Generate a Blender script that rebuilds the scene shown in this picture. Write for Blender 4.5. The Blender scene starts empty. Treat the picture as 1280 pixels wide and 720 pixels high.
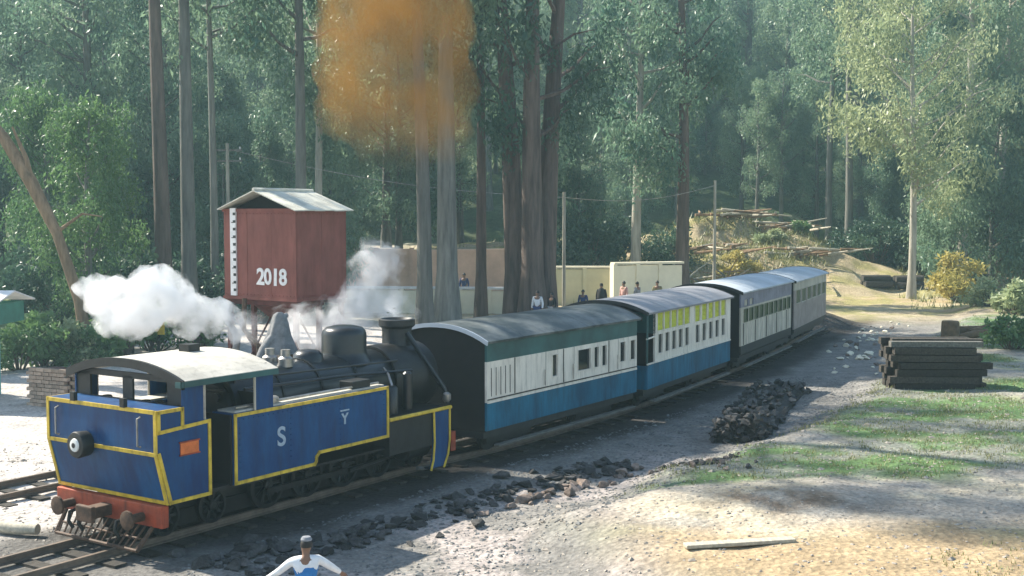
import bpy, bmesh, math, random
import numpy as np
from mathutils import Vector, Matrix, noise

# ------------------------------------------------------------------ camera, sky, sun, exposure
SC = bpy.context.scene
COL = SC.collection
cam_d = bpy.data.cameras.new('camera'); cam = bpy.data.objects.new('camera', cam_d); COL.objects.link(cam)
cam_d.sensor_width = 36.0; cam_d.lens = 36.0 * 1500 / 1280; cam_d.clip_end = 3000; cam_d.clip_start = 0.1
PITCH = math.atan((360 - 270) / 1500)
CAMH = 5.3
cam.location = (0, 0, CAMH); cam.rotation_euler = (math.pi / 2 - PITCH, 0, 0)
SC.camera = cam
SUN_AZ = math.atan2(-0.84, 0.48)       # clockwise from +Y
SUN_EL = math.radians(42)
W = bpy.data.worlds.new('World'); SC.world = W; W.use_nodes = True
nt = W.node_tree
bg = nt.nodes['Background']; sky = nt.nodes.new('ShaderNodeTexSky')
sky.sky_type = 'NISHITA'; sky.sun_disc = False; sky.sun_elevation = SUN_EL; sky.sun_rotation = SUN_AZ
sky.air_density = 1.2; sky.dust_density = 1.0
nt.links.new(sky.outputs[0], bg.inputs[0]); bg.inputs[1].default_value = 0.10
sl = bpy.data.lights.new('sun', 'SUN'); so = bpy.data.objects.new('sun', sl); COL.objects.link(so)
sl.energy = 5.0; sl.angle = math.radians(0.53); sl.color = (1.0, 0.93, 0.80)
sdir = Vector((math.sin(SUN_AZ) * math.cos(SUN_EL), math.cos(SUN_AZ) * math.cos(SUN_EL), math.sin(SUN_EL)))
so.rotation_euler = sdir.to_track_quat('Z', 'Y').to_euler(); so.location = (-30, 30, 60)
vs = SC.view_settings; vs.view_transform = 'Standard'; vs.look = 'None'; vs.gamma = 1.0; vs.exposure = 1.35
SC.render.engine = 'CYCLES'
cy = SC.cycles
cy.use_denoising = True
try: cy.denoiser = 'OPENIMAGEDENOISE'
except Exception: pass
cy.max_bounces = 9; cy.diffuse_bounces = 3; cy.glossy_bounces = 2; cy.transmission_bounces = 3
cy.transparent_max_bounces = 6; cy.volume_bounces = 7; cy.sample_clamp_indirect = 6
cy.volume_step_rate = 1.5; cy.volume_max_steps = 128
R = random.Random(7)

# ------------------------------------------------------------------ material helpers
MATS = {}
def mat(name, col, rough=0.7, var=0.25, scale=6.0, bump=0.0, metal=0.0, stretch=(1, 1, 1), col2=None, spec=0.4, bscale=None, fac=(0.35, 0.7), obj_rand=0.0, grime=0.0):
    if name in MATS: return MATS[name]
    m = bpy.data.materials.new(name); m.use_nodes = True
    t = m.node_tree; p = t.nodes['Principled BSDF']
    p.inputs['Roughness'].default_value = rough; p.inputs['Metallic'].default_value = metal
    p.inputs['Specular IOR Level'].default_value = spec
    tc = t.nodes.new('ShaderNodeTexCoord'); mp = t.nodes.new('ShaderNodeMapping'); mp.inputs['Scale'].default_value = stretch
    t.links.new(tc.outputs['Object'], mp.inputs[0])
    n = t.nodes.new('ShaderNodeTexNoise'); n.inputs['Scale'].default_value = scale; n.inputs['Detail'].default_value = 6; n.inputs['Roughness'].default_value = 0.65
    t.links.new(mp.outputs[0], n.inputs['Vector'])
    r = t.nodes.new('ShaderNodeValToRGB'); r.color_ramp.elements[0].position = fac[0]; r.color_ramp.elements[1].position = fac[1]
    a = [max(0, c * (1 - var)) for c in col]; b = [min(1, c * (1 + var)) for c in col] if col2 is None else col2
    r.color_ramp.elements[0].color = (*a, 1); r.color_ramp.elements[1].color = (*b, 1)
    t.links.new(n.outputs[0], r.inputs[0])
    out = r.outputs[0]
    if grime:
        g1 = t.nodes.new('ShaderNodeMapping'); g1.inputs['Scale'].default_value = (5, 5, .7); t.links.new(tc.outputs['Object'], g1.inputs[0])
        gn = t.nodes.new('ShaderNodeTexNoise'); gn.inputs['Scale'].default_value = 1.5; gn.inputs['Detail'].default_value = 7; gn.inputs['Roughness'].default_value = .7; t.links.new(g1.outputs[0], gn.inputs['Vector'])
        gm_ = t.nodes.new('ShaderNodeMapRange'); gm_.inputs['From Min'].default_value = .5; gm_.inputs['From Max'].default_value = .72; gm_.inputs['To Max'].default_value = grime; t.links.new(gn.outputs[0], gm_.inputs[0])
        gx = t.nodes.new('ShaderNodeMix'); gx.data_type = 'RGBA'; gx.inputs[7].default_value = (.035, .03, .024, 1); t.links.new(gm_.outputs[0], gx.inputs[0]); t.links.new(out, gx.inputs[6]); out = gx.outputs[2]
        rr_ = t.nodes.new('ShaderNodeMapRange'); rr_.inputs['To Min'].default_value = rough * .75; rr_.inputs['To Max'].default_value = min(1, rough * 1.5); t.links.new(gn.outputs[0], rr_.inputs[0]); t.links.new(rr_.outputs[0], p.inputs['Roughness'])
    if obj_rand:
        oi = t.nodes.new('ShaderNodeObjectInfo'); hv = t.nodes.new('ShaderNodeHueSaturation')
        mr = t.nodes.new('ShaderNodeMapRange'); mr.inputs['To Min'].default_value = 1 - obj_rand; mr.inputs['To Max'].default_value = 1 + obj_rand
        t.links.new(oi.outputs['Random'], mr.inputs[0]); t.links.new(mr.outputs[0], hv.inputs['Value']); t.links.new(out, hv.inputs['Color']); out = hv.outputs[0]
    t.links.new(out, p.inputs['Base Color'])
    if bump:
        n2 = t.nodes.new('ShaderNodeTexNoise'); n2.inputs['Scale'].default_value = bscale or scale * 4; n2.inputs['Detail'].default_value = 5
        t.links.new(mp.outputs[0], n2.inputs['Vector'])
        bp = t.nodes.new('ShaderNodeBump'); bp.inputs['Strength'].default_value = bump; bp.inputs['Distance'].default_value = 0.05
        t.links.new(n2.outputs[0], bp.inputs['Height']); t.links.new(bp.outputs[0], p.inputs['Normal'])
    MATS[name] = m
    return m
def leaf_mat(name, c1, c2, trans=0.35):
    if name in MATS: return MATS[name]
    m = bpy.data.materials.new(name); m.use_nodes = True; t = m.node_tree; t.nodes.clear()
    o = t.nodes.new('ShaderNodeOutputMaterial'); mx = t.nodes.new('ShaderNodeMixShader'); mx.inputs[0].default_value = trans
    d = t.nodes.new('ShaderNodeBsdfPrincipled'); d.inputs['Roughness'].default_value = 0.45; d.inputs['Specular IOR Level'].default_value = 0.4
    tr = t.nodes.new('ShaderNodeBsdfTranslucent')
    at = t.nodes.new('ShaderNodeAttribute'); at.attribute_name = 'tint'
    oi = t.nodes.new('ShaderNodeObjectInfo')
    ad = t.nodes.new('ShaderNodeMath'); ad.operation = 'MULTIPLY_ADD'; ad.inputs[1].default_value = 0.45; t.links.new(oi.outputs['Random'], ad.inputs[0])
    ml = t.nodes.new('ShaderNodeMath'); ml.operation = 'MULTIPLY'; ml.inputs[1].default_value = 0.6; t.links.new(at.outputs['Fac'], ml.inputs[0]); t.links.new(ml.outputs[0], ad.inputs[2])
    cm = t.nodes.new('ShaderNodeMix'); cm.data_type = 'RGBA'; cm.inputs[6].default_value = (*c1, 1); cm.inputs[7].default_value = (*c2, 1)
    t.links.new(ad.outputs[0], cm.inputs[0])
    t.links.new(cm.outputs[2], d.inputs['Base Color']); t.links.new(cm.outputs[2], tr.inputs[0])
    t.links.new(d.outputs[0], mx.inputs[1]); t.links.new(tr.outputs[0], mx.inputs[2]); t.links.new(mx.outputs[0], o.inputs[0])
    MATS[name] = m
    return m
def M(n): return MATS[n]
# locomotive and carriages
mat('loco_blue', (0.004, 0.045, 0.175), 0.42, 0.35, 1.3, 0.04, stretch=(1.6, 1.6, .55), col2=(0.006, 0.078, 0.21), grime=.32, spec=.25)
mat('yellow_paint', (0.62, 0.43, 0.04), 0.45, 0.25, 4, grime=.5)
mat('red_paint', (0.33, 0.055, 0.02), 0.55, 0.35, 3, 0.05, grime=.6)
mat('black_iron', (0.010, 0.011, 0.012), 0.5, 0.5, 5, 0.06)
mat('boiler_black', (0.009, 0.012, 0.016), 0.34, 0.4, 4, 0.03, spec=0.5)
mat('rusty_iron', (0.09, 0.05, 0.03), 0.75, 0.5, 7, 0.15)
mat('steel', (0.35, 0.34, 0.32), 0.4, 0.3, 6, metal=0.7)
mat('roof_cream', (0.45, 0.43, 0.38), 0.65, 0.2, 1.6, 0.05, grime=.35)
mat('plate_orange', (0.62, 0.15, 0.03), 0.5, 0.2, 9)
mat('lens', (0.75, 0.76, 0.72), 0.15, 0.1, 4)
mat('letter_grey', (0.34, 0.42, 0.5), 0.6, 0.2, 20)
mat('coach_white', (0.72, 0.66, 0.57), 0.5, 0.14, 2.5, 0.02, stretch=(1, 1, 0.4), grime=.45)
mat('coach_blue', (0.006, 0.10, 0.19), 0.4, 0.35, 1.3, 0.03, stretch=(1.6, 1.6, .5), col2=(0.010, 0.155, 0.26), grime=.4, spec=.25)
mat('coach_teal', (0.022, 0.085, 0.085), 0.5, 0.35, 1.2, 0.02)
mat('coach_end', (0.008, 0.007, 0.007), 0.85, 0.4, 3)
mat('coach_dark', (0.02, 0.022, 0.022), 0.6, 0.3, 5)
mat('roof_teal_dappled', (0.055, 0.075, 0.078), 0.5, 0.4, 1.1, 0.05, col2=(0.2, 0.21, 0.2), fac=(0.42, 0.75))  # pale noise patches put sun dapples into the roof colour
mat('roof_mauve', (0.25, 0.25, 0.265), 0.6, 0.15, 1.5, 0.04)
mat('roof_pale', (0.42, 0.46, 0.5), 0.55, 0.2, 0.8, 0.04)
mat('blind', (0.5, 0.52, 0.05), 0.7, 0.2, 5)
mat('window_glass', (0.012, 0.018, 0.02), 0.08, 0.2, 3, spec=0.6)
mat('coach_cream', (0.46, 0.42, 0.34), 0.6, 0.25, 2.0, 0.03, stretch=(1, 1, 0.4))
mat('coach_olive', (0.08, 0.1, 0.05), 0.5, 0.4, 2)
mat('coach_mauve', (0.19, 0.19, 0.24), 0.5, 0.3, 2)
mat('coach_tan', (0.30, 0.25, 0.22), 0.65, 0.2, 2)
# water tower
mat('tank_red', (0.215, 0.062, 0.045), 0.65, 0.25, 1.5, 0.05, stretch=(1.2, 1.2, 0.5), col2=(.255, .08, .06), grime=.22)
mat('tank_under', (0.10, 0.03, 0.024), 0.8, 0.3, 3)
mat('sheet_roof', (0.55, 0.53, 0.45), 0.5, 0.25, 2.5, 0.05)
mat('white_paint', (0.72, 0.7, 0.68), 0.6, 0.12, 5)
mat('canvas', (0.21, 0.21, 0.21), 0.9, 0.3, 7, 0.3)
# setting
mat('timber_grey', (0.12, 0.115, 0.10), 0.85, 0.4, 3, 0.35, stretch=(6, 1, 6), obj_rand=0.35)
mat('timber_dark', (0.045, 0.038, 0.030), 0.85, 0.5, 3, 0.4, stretch=(6, 1, 6), obj_rand=0.4)
mat('timber_pale', (0.42, 0.38, 0.30), 0.8, 0.25, 3, 0.3, stretch=(6, 1, 6))
mat('timber_brown', (0.16, 0.10, 0.05), 0.85, 0.4, 4, 0.35, obj_rand=0.35)
mat('rail_steel', (0.17, 0.13, 0.10), 0.5, 0.3, 4, 0.05, metal=0.3)
mat('stone_dark', (0.055, 0.052, 0.05), 0.9, 0.5, 6, 0.4, obj_rand=0.6)
mat('stone_brown', (0.21, 0.16, 0.13), 0.9, 0.4, 6, 0.4, obj_rand=0.45)
mat('coal', (0.06, 0.057, 0.054), 0.75, 0.5, 8, 0.4, obj_rand=0.6)
mat('wall_pink', (0.60, 0.40, 0.30), 0.9, 0.2, 0.6, 0.2, bscale=3)
mat('wall_cream', (0.74, 0.68, 0.52), 0.85, 0.12, 0.5, 0.06, bscale=4)
mat('wall_olive', (0.52, 0.50, 0.34), 0.85, 0.15, 0.5, 0.06, bscale=4)
mat('brick', (0.34, 0.25, 0.19), 0.9, 0.3, 5, 0.3, obj_rand=0.3)
mat('green_paint', (0.03, 0.18, 0.13), 0.55, 0.25, 2)
mat('teal_paint', (0.10, 0.32, 0.36), 0.55, 0.2, 2)
mat('bark_grey', (0.155, 0.15, 0.13), 0.9, 0.4, 1.6, 0.6, stretch=(2.5, 2.5, 0.3), bscale=9, obj_rand=0.3)
mat('bark_brown', (0.115, 0.083, 0.066), 0.9, 0.45, 1.6, 0.7, stretch=(2.5, 2.5, 0.3), bscale=9)
mat('bark_tan', (0.26, 0.17, 0.10), 0.9, 0.4, 1.6, 0.6, stretch=(2.5, 2.5, 0.3), bscale=9)
mat('bark_pale', (0.33, 0.31, 0.26), 0.9, 0.35, 1.6, 0.5, stretch=(2.5, 2.5, 0.3), bscale=9)
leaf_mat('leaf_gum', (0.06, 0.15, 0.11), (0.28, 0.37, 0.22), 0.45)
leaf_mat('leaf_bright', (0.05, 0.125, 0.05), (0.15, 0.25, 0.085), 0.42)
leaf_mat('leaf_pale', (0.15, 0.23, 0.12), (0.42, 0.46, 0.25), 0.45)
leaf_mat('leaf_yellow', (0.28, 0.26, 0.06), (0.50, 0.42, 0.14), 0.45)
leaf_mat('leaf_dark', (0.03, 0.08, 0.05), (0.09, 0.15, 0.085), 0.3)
leaf_mat('grass_blade', (0.10, 0.13, 0.045), (0.30, 0.29, 0.12), 0.3)
mat('skin', (0.20, 0.11, 0.07), 0.6, 0.1, 4)
mat('hair', (0.012, 0.010, 0.009), 0.6, 0.3, 9)
mat('cloth_blue', (0.03, 0.17, 0.42), 0.9, 0.2, 6)
mat('cloth_navy', (0.03, 0.05, 0.14), 0.9, 0.2, 6)
mat('cloth_white', (0.72, 0.72, 0.72), 0.9, 0.1, 6)
mat('cloth_cream', (0.52, 0.48, 0.40), 0.9, 0.1, 6)
mat('cloth_black', (0.014, 0.014, 0.016), 0.9, 0.2, 6)
mat('cloth_grey', (0.2, 0.21, 0.23), 0.9, 0.2, 6)
mat('cloth_pink', (0.55, 0.33, 0.29), 0.9, 0.2, 6)
mat('cloth_olive', (0.2, 0.19, 0.10), 0.9, 0.2, 6)

# ------------------------------------------------------------------ mesh helpers
class MB:
    def __init__(s): s.v = []; s.f = []
    def add(s, vs, fs):
        o = len(s.v); s.v += [tuple(v) for v in vs]; s.f += [tuple(i + o for i in f) for f in fs]; return s
    def box(s, x0, x1, y0, y1, z0, z1):
        return s.add([(x0,y0,z0),(x1,y0,z0),(x1,y1,z0),(x0,y1,z0),(x0,y0,z1),(x1,y0,z1),(x1,y1,z1),(x0,y1,z1)],
                     [(0,3,2,1),(4,5,6,7),(0,1,5,4),(1,2,6,5),(2,3,7,6),(3,0,4,7)])
    def prism(s, poly, a0, a1, axis):
        # poly: list of 2-D points; extruded along axis ('x','y','z')
        n = len(poly)
        def P(p, a): return {'x': (a, p[0], p[1]), 'y': (p[0], a, p[1]), 'z': (p[0], p[1], a)}[axis]
        vs = [P(p, a0) for p in poly] + [P(p, a1) for p in poly]
        return s.add(vs, [tuple(range(n - 1, -1, -1)), tuple(range(n, 2 * n))] + [(i, (i + 1) % n, n + (i + 1) % n, n + i) for i in range(n)])
    def tube(s, pts, rads, n=10, cap=True):
        pts = [Vector(p) for p in pts]
        if not hasattr(rads, '__len__'): rads = [rads] * len(pts)
        vs = []; up = None
        for i, p in enumerate(pts):
            d = (pts[min(i + 1, len(pts) - 1)] - pts[max(i - 1, 0)]).normalized()
            if up is None: up = Vector((1, 0, 0)) if abs(d.x) < 0.8 else Vector((0, 1, 0))
            a = d.cross(up).normalized(); b = d.cross(a).normalized(); up = b.cross(d) if False else up
            for k in range(n):
                t = 2 * math.pi * k / n; vs.append(p + (a * math.cos(t) + b * math.sin(t)) * rads[i])
        fs = []
        for i in range(len(pts) - 1):
            for k in range(n): fs.append((i*n+k, i*n+(k+1) % n, (i+1)*n+(k+1) % n, (i+1)*n+k))
        if cap: fs += [tuple(range(n - 1, -1, -1)), tuple((len(pts)-1)*n + k for k in range(n))]
        return s.add(vs, fs)
    def bar(s, p0, p1, w, h=None):
        return s.tube([p0, p1], w * 0.707, 4) if h is None else s
    def lathe(s, prof, n=20, cx=0, cy=0, axis='z'):
        vs = []
        for (r, z) in prof:
            for k in range(n):
                t = 2*math.pi*k/n; a, b = r*math.cos(t), r*math.sin(t)
                vs.append({'z': (cx+a, cy+b, z), 'y': (cx+a, z, cy+b), 'x': (z, cx+a, cy+b)}[axis])
        fs = [(i*n+k, i*n+(k+1)%n, (i+1)*n+(k+1)%n, (i+1)*n+k) for i in range(len(prof)-1) for k in range(n)]
        fs += [tuple(range(n-1,-1,-1)), tuple((len(prof)-1)*n+k for k in range(n))]
        return s.add(vs, fs)
    def mesh(s, name, m, smooth=False):
        me = bpy.data.meshes.new(name); me.from_pydata(s.v, [], s.f); me.update()
        bm = bmesh.new(); bm.from_mesh(me); bmesh.ops.recalc_face_normals(bm, faces=bm.faces); bm.to_mesh(me); bm.free()
        if smooth:
            me.polygons.foreach_set('use_smooth', [True] * len(me.polygons))
            try: me.set_sharp_from_angle(angle=math.radians(40))
            except Exception: pass
        if m: me.materials.append(M(m) if isinstance(m, str) else m)
        return me
    def build(s, name, m, parent=None, smooth=False, bevel=0):
        return link(name, s.mesh(name, m, smooth), parent, bevel)
def link(name, me, parent=None, bevel=0):
    o = bpy.data.objects.new(name, me); COL.objects.link(o)
    if parent: o.parent = parent
    if bevel:
        b = o.modifiers.new('bevel', 'BEVEL'); b.width = bevel; b.segments = 2; b.limit_method = 'ANGLE'
    return o
def empty(name, loc=(0, 0, 0), rz=0.0):
    o = bpy.data.objects.new(name, None); COL.objects.link(o); o.location = loc; o.rotation_euler = (0, 0, rz); o.empty_display_size = 0.3
    return o
def tag(o, label, cat, group=None, kind=None):
    o['label'] = label; o['category'] = cat
    if group: o['group'] = group
    if kind: o['kind'] = kind
    return o
def copy_tree(o, parent=None):
    c = o.copy(); COL.objects.link(c); c.parent = parent
    for ch in o.children: copy_tree(ch, c)
    return c
def ss(a, b, x):
    t = max(0.0, min(1.0, (x - a) / (b - a))); return t * t * (3 - 2 * t)
def fbm(x, y, s=1.0, o=4, z=0.0): return noise.fractal(Vector((x / s, y / s, z)), 1.0, 2.0, o)
def at(px, d, z=0.0):   # place on a bearing of the photograph at a chosen distance
    return Vector(((px - 640) / 1500 * d, d, z))

# ------------------------------------------------------------------ where the track runs
TH = 0.59
LO = Vector((-6.48, 18.71, 0)); LU = Vector((math.sin(TH), math.cos(TH), 0)); LN = Vector((math.cos(TH), -math.sin(TH), 0))
HW = 1.2
CARS = [((-0.53, 25.0), (3.21, 30.7)), ((3.50, 31.05), (6.83, 37.4)), ((7.33, 38.3), (10.5, 45.0)), ((10.8, 45.8), (13.9, 53.0))]
def car_frame(c):
    a, b = Vector((*c[0], 0)), Vector((*c[1], 0)); u = (b - a).normalized(); n = Vector((u.y, -u.x, 0))
    return a - n * HW, u, n, (b - a).length
path = [LO - LU * 14, LO - LU * 6, LO, LO + LU * 4, LO + LU * 7.5]
for c in CARS:
    o, u, n, l = car_frame(c); path += [o + u * l * 0.25, o + u * l * 0.75]
TEND = len(path) * 10
path += [Vector((13.9, 55.5, 0)), Vector((17.2, 63.0, 0)), Vector((22.5, 78.0, 0)), Vector((27.0, 95.0, 0))]
def catmull(P, k=10):
    out = []
    Q = [P[0] * 2 - P[1]] + P + [P[-1] * 2 - P[-2]]
    for i in range(1, len(Q) - 2):
        p0, p1, p2, p3 = Q[i-1], Q[i], Q[i+1], Q[i+2]
        for j in range(k):
            t = j / k
            out.append(0.5 * ((2*p1) + (p2-p0)*t + (2*p0-5*p1+4*p2-p3)*t*t + (3*p1-p0-3*p2+p3)*t**3))
    return out + [P[-1]]
TRACK = catmull(path)
TY = np.array([p.y for p in TRACK]); TX = np.array([p.x for p in TRACK])
def lat(x, y): return (x - float(np.interp(y, TY, TX))) * 0.85

# ------------------------------------------------------------------ terrain
def ground_z(x, y):
    l = lat(x, y)
    z = 0.0
    bank = ss(4.6, 6.4, l - max(0, 20 - y) * 0.9 + 0.5 * fbm(x, y, 2.5, 3, 3.1))
    z += 0.38 * bank * (1 - ss(60, 90, y))
    if l > 1.6 or l < -1.6: z += (0.045 * fbm(x, y, 1.3, 4) + 0.05 * fbm(x, y, 6, 2, 8)) * min(1, abs(l) / 4)
    z += 0.16 * math.exp(-((x - 4.4) ** 2 / 3.0 + (y - 20.4) ** 2 / 0.9))           # mound behind the plank
    z += 0.08 * math.exp(-((x - 9.5) ** 2 / 9 + (y - 17.6) ** 2 / 1.5))
    z += 0.75 * math.exp(-((x - 14.6) ** 2 / 3.0 + (y - 58.0) ** 2 / 2.2))   # spoil heap past the last carriage
    # back terraces
    left = 1 - ss(1.0, 9.0, x)
    z += left * 3.0 * ss(76.0, 78.0, y)
    z += (1 - left) * 4.2 * ss(84, 122, y)
    # dirt hill behind the last carriages
    hx, hy = x - 16.0, y - 89
    z += 4.3 * math.exp(-(hx * hx / 105 + hy * hy / 62)) * (1 + 0.32 * fbm(x, y, 4, 3, 5))
    if y > 66: z += min(1, (y - 66) / 10) * 0.35 * fbm(x, y, 5, 4, 2)
    z += (max(0, min(y, 190) - 106) * 0.34 + max(0, min(y, 190) - 150) * 0.2)
    z += ss(36, 70, x) * 2.0 * ss(30, 70, y)
    return z
def ground_cols(x, y):
    l = lat(x, y)
    n1 = 0.5 + 0.5 * fbm(x, y, 2.2, 4, 1); n2 = 0.5 + 0.5 * fbm(x * 0.6, y, 4.5, 3, 9); n3 = 0.5 + 0.5 * fbm(x, y, 0.7, 3, 4)
    gravel = np.array((0.20, 0.19, 0.175)); pale = np.array((0.37, 0.325, 0.30)); sand = np.array((0.34, 0.255, 0.155)); grass = np.array((0.10, 0.165, 0.065))
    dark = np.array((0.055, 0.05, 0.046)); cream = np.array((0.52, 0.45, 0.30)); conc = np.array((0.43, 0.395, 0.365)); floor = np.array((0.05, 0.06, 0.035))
    brown = np.array((0.13, 0.085, 0.05))
    def mx(a, b, t): t = max(0, min(1, t)); return a * (1 - t) + b * t
    c = gravel * (0.8 + 0.4 * n3)
    c = mx(c, pale, ss(0.42, 0.62, n1) * ss(2.6, 3.6, l) * 0.9 * (1 - ss(24, 28, y)))
    rt = ss(4.8, 6.6, l - max(0, 20 - y) * 0.9 + 0.8 * (n1 - 0.5))
    side = mx(grass, mx(pale, cream, n1), ss(0.48, 0.66, n2))
    side = mx(side, gravel * 1.2, ss(0.42, 0.62, 0.5 + 0.5 * fbm(x * .7, y, 1.6, 4, 15)) * 0.75)
    c = mx(c, side, rt)
    c = mx(c, sand * (0.85 + 0.3 * n3), rt * (1 - ss(17.6, 19.4, y + 2.4 * (n1 - 0.5))))
    c = mx(c, brown, math.exp(-((x - 4.6) ** 2 / 2.0 + (y - 20.2) ** 2 / 0.6)) * ss(0.4, 0.6, n3) * 0.9)
    c = mx(c, conc * (0.85 + 0.3 * n3), 1 - ss(-2.4, -1.7, l))
    c = mx(c, dark * (0.7 + 0.6 * n3), (1 - ss(1.5, 2.3, abs(l) + 0.6 * (n1 - 0.5))) * (1 - 0.55 * (1 - ss(18.5, 20, y))))
    c = mx(c, mx(mx(cream * .8, sand, n2), np.array((.27, .25, .10)), ss(.45, .62, n1) * .8), ss(56, 66, y) * ss(-34, -24, l))
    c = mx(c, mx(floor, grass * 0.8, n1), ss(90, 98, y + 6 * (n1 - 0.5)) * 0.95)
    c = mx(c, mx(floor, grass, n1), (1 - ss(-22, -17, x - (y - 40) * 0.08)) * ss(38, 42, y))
    return c
xs = np.concatenate([np.linspace(-170, -40, 40), np.linspace(-38, -13, 50), np.linspace(-12.7, 16, 165), np.linspace(16.3, 45, 75), np.linspace(47, 180, 40)])
ys = np.concatenate([np.linspace(-60, 14, 14), np.linspace(14.3, 30, 115), np.linspace(30.3, 60, 95), np.linspace(60.5, 112, 85), np.linspace(114, 260, 45)])
gv = []; gc = []
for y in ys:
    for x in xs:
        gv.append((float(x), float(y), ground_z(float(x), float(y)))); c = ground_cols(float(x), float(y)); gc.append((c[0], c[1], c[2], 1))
nx = len(xs)
gf = [(j*nx+i, j*nx+i+1, (j+1)*nx+i+1, (j+1)*nx+i) for j in range(len(ys)-1) for i in range(nx-1)]
gme = bpy.data.meshes.new('ground'); gme.from_pydata(gv, [], gf); gme.update()
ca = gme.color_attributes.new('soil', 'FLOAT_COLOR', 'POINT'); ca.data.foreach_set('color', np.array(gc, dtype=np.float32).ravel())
gme.polygons.foreach_set('use_smooth', [True] * len(gme.polygons))
gm = bpy.data.materials.new('ground_soil'); gm.use_nodes = True; t = gm.node_tree; p = t.nodes['Principled BSDF']; p.inputs['Roughness'].default_value = 0.95; p.inputs['Specular IOR Level'].default_value = 0.15
at_ = t.nodes.new('ShaderNodeAttribute'); at_.attribute_name = 'soil'
tc = t.nodes.new('ShaderNodeTexCoord')
def tn(scale, det=5):
    n = t.nodes.new('ShaderNodeTexNoise'); n.inputs['Scale'].default_value = scale; n.inputs['Detail'].default_value = det; n.inputs['Roughness'].default_value = 0.7
    t.links.new(tc.outputs['Object'], n.inputs['Vector']); return n
na, nb = tn(1.7), tn(11, 6)
vo = t.nodes.new('ShaderNodeTexVoronoi'); vo.inputs['Scale'].default_value = 9; t.links.new(tc.outputs['Object'], vo.inputs['Vector'])
def mrange(src, lo, hi):
    m = t.nodes.new('ShaderNodeMapRange'); m.inputs['From Min'].default_value = 0.3; m.inputs['From Max'].default_value = 0.7; m.inputs['To Min'].default_value = lo; m.inputs['To Max'].default_value = hi; t.links.new(src, m.inputs[0]); return m.outputs[0]
m1 = t.nodes.new('ShaderNodeMath'); m1.operation = 'MULTIPLY'; t.links.new(mrange(na.outputs[0], 0.72, 1.25), m1.inputs[0]); t.links.new(mrange(nb.outputs[0], 0.6, 1.35), m1.inputs[1])
vm = t.nodes.new('ShaderNodeVectorMath'); vm.operation = 'SCALE'; t.links.new(at_.outputs['Color'], vm.inputs[0]); t.links.new(m1.outputs[0], vm.inputs['Scale'])
t.links.new(vm.outputs[0], p.inputs['Base Color'])
bp = t.nodes.new('ShaderNodeBump'); bp.inputs['Strength'].default_value = 0.6; bp.inputs['Distance'].default_value = 0.05
ba = t.nodes.new('ShaderNodeMath'); ba.operation = 'ADD'; t.links.new(nb.outputs[0], ba.inputs[0]); t.links.new(vo.outputs['Distance'], ba.inputs[1])
t.links.new(ba.outputs[0], bp.inputs['Height']); t.links.new(bp.outputs[0], p.inputs['Normal'])
gme.materials.append(gm)
ground = link('ground', gme); ground['kind'] = 'structure'

# ------------------------------------------------------------------ railway tracks
def offset_line(pts, off, z):
    out = []
    for i, p in enumerate(pts):
        d = (pts[min(i+1, len(pts)-1)] - pts[max(i-1, 0)]).normalized(); out.append(Vector((p.x + d.y*off, p.y - d.x*off, z)))
    return out
def sweep(pts, prof):
    mb = MB(); n = len(prof); vs = []
    for i, p in enumerate(pts):
        d = (pts[min(i+1, len(pts)-1)] - pts[max(i-1, 0)]).normalized(); s = Vector((d.y, -d.x, 0))
        for (a, b) in prof: vs.append(p + s*a + Vector((0, 0, b)))
    fs = [(i*n+k, i*n+(k+1)%n, (i+1)*n+(k+1)%n, (i+1)*n+k) for i in range(len(pts)-1) for k in range(n)]
    fs += [tuple(range(n)), tuple((len(pts)-1)*n+k for k in range(n))]
    return mb.add(vs, fs)
RAILP = [(-0.055, 0), (0.055, 0), (0.055, 0.015), (0.012, 0.03), (0.012, 0.085), (0.032, 0.095), (0.032, 0.125), (-0.032, 0.125), (-0.032, 0.095), (-0.012, 0.085), (-0.012, 0.03), (-0.055, 0.015)]
sleeper_me = MB().box(-0.95, 0.95, -0.11, 0.11, -0.10, 0.045).mesh('sleeper', 'timber_dark')
def make_track(pts, label, step, rng, z0=0.045):
    e = empty('railway_track', pts[0]); tag(e, label, 'railway track', 'railway tracks')
    base = e.location.copy()
    for off in (-0.5, 0.5):
        o = sweep([p - base for p in offset_line(pts, off, z0)], RAILP).build('rail', 'rail_steel', e)
    acc = 0; d = 0
    for i in range(len(pts) - 1):
        seg = (pts[i+1] - pts[i]); L = seg.length
        while d <= acc + L:
            p = pts[i] + seg * ((d - acc) / L); a = math.atan2(seg.x, seg.y)
            if rng(p):
                s = link('sleeper', sleeper_me, e); s.location = p - base; s.rotation_euler = (0, 0, -a)
            d += step
        acc += L
    return e
make_track(TRACK[:TEND + 3], 'main line railway track of dark rails under the steam train', 0.68, lambda p: True)
T2 = [LO - LN * 4.7 + LU * k for k in np.linspace(-12, 24, 20)]
make_track(T2, 'empty siding track on the pale ground beside the red tank', 0.68, lambda p: True)

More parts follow.
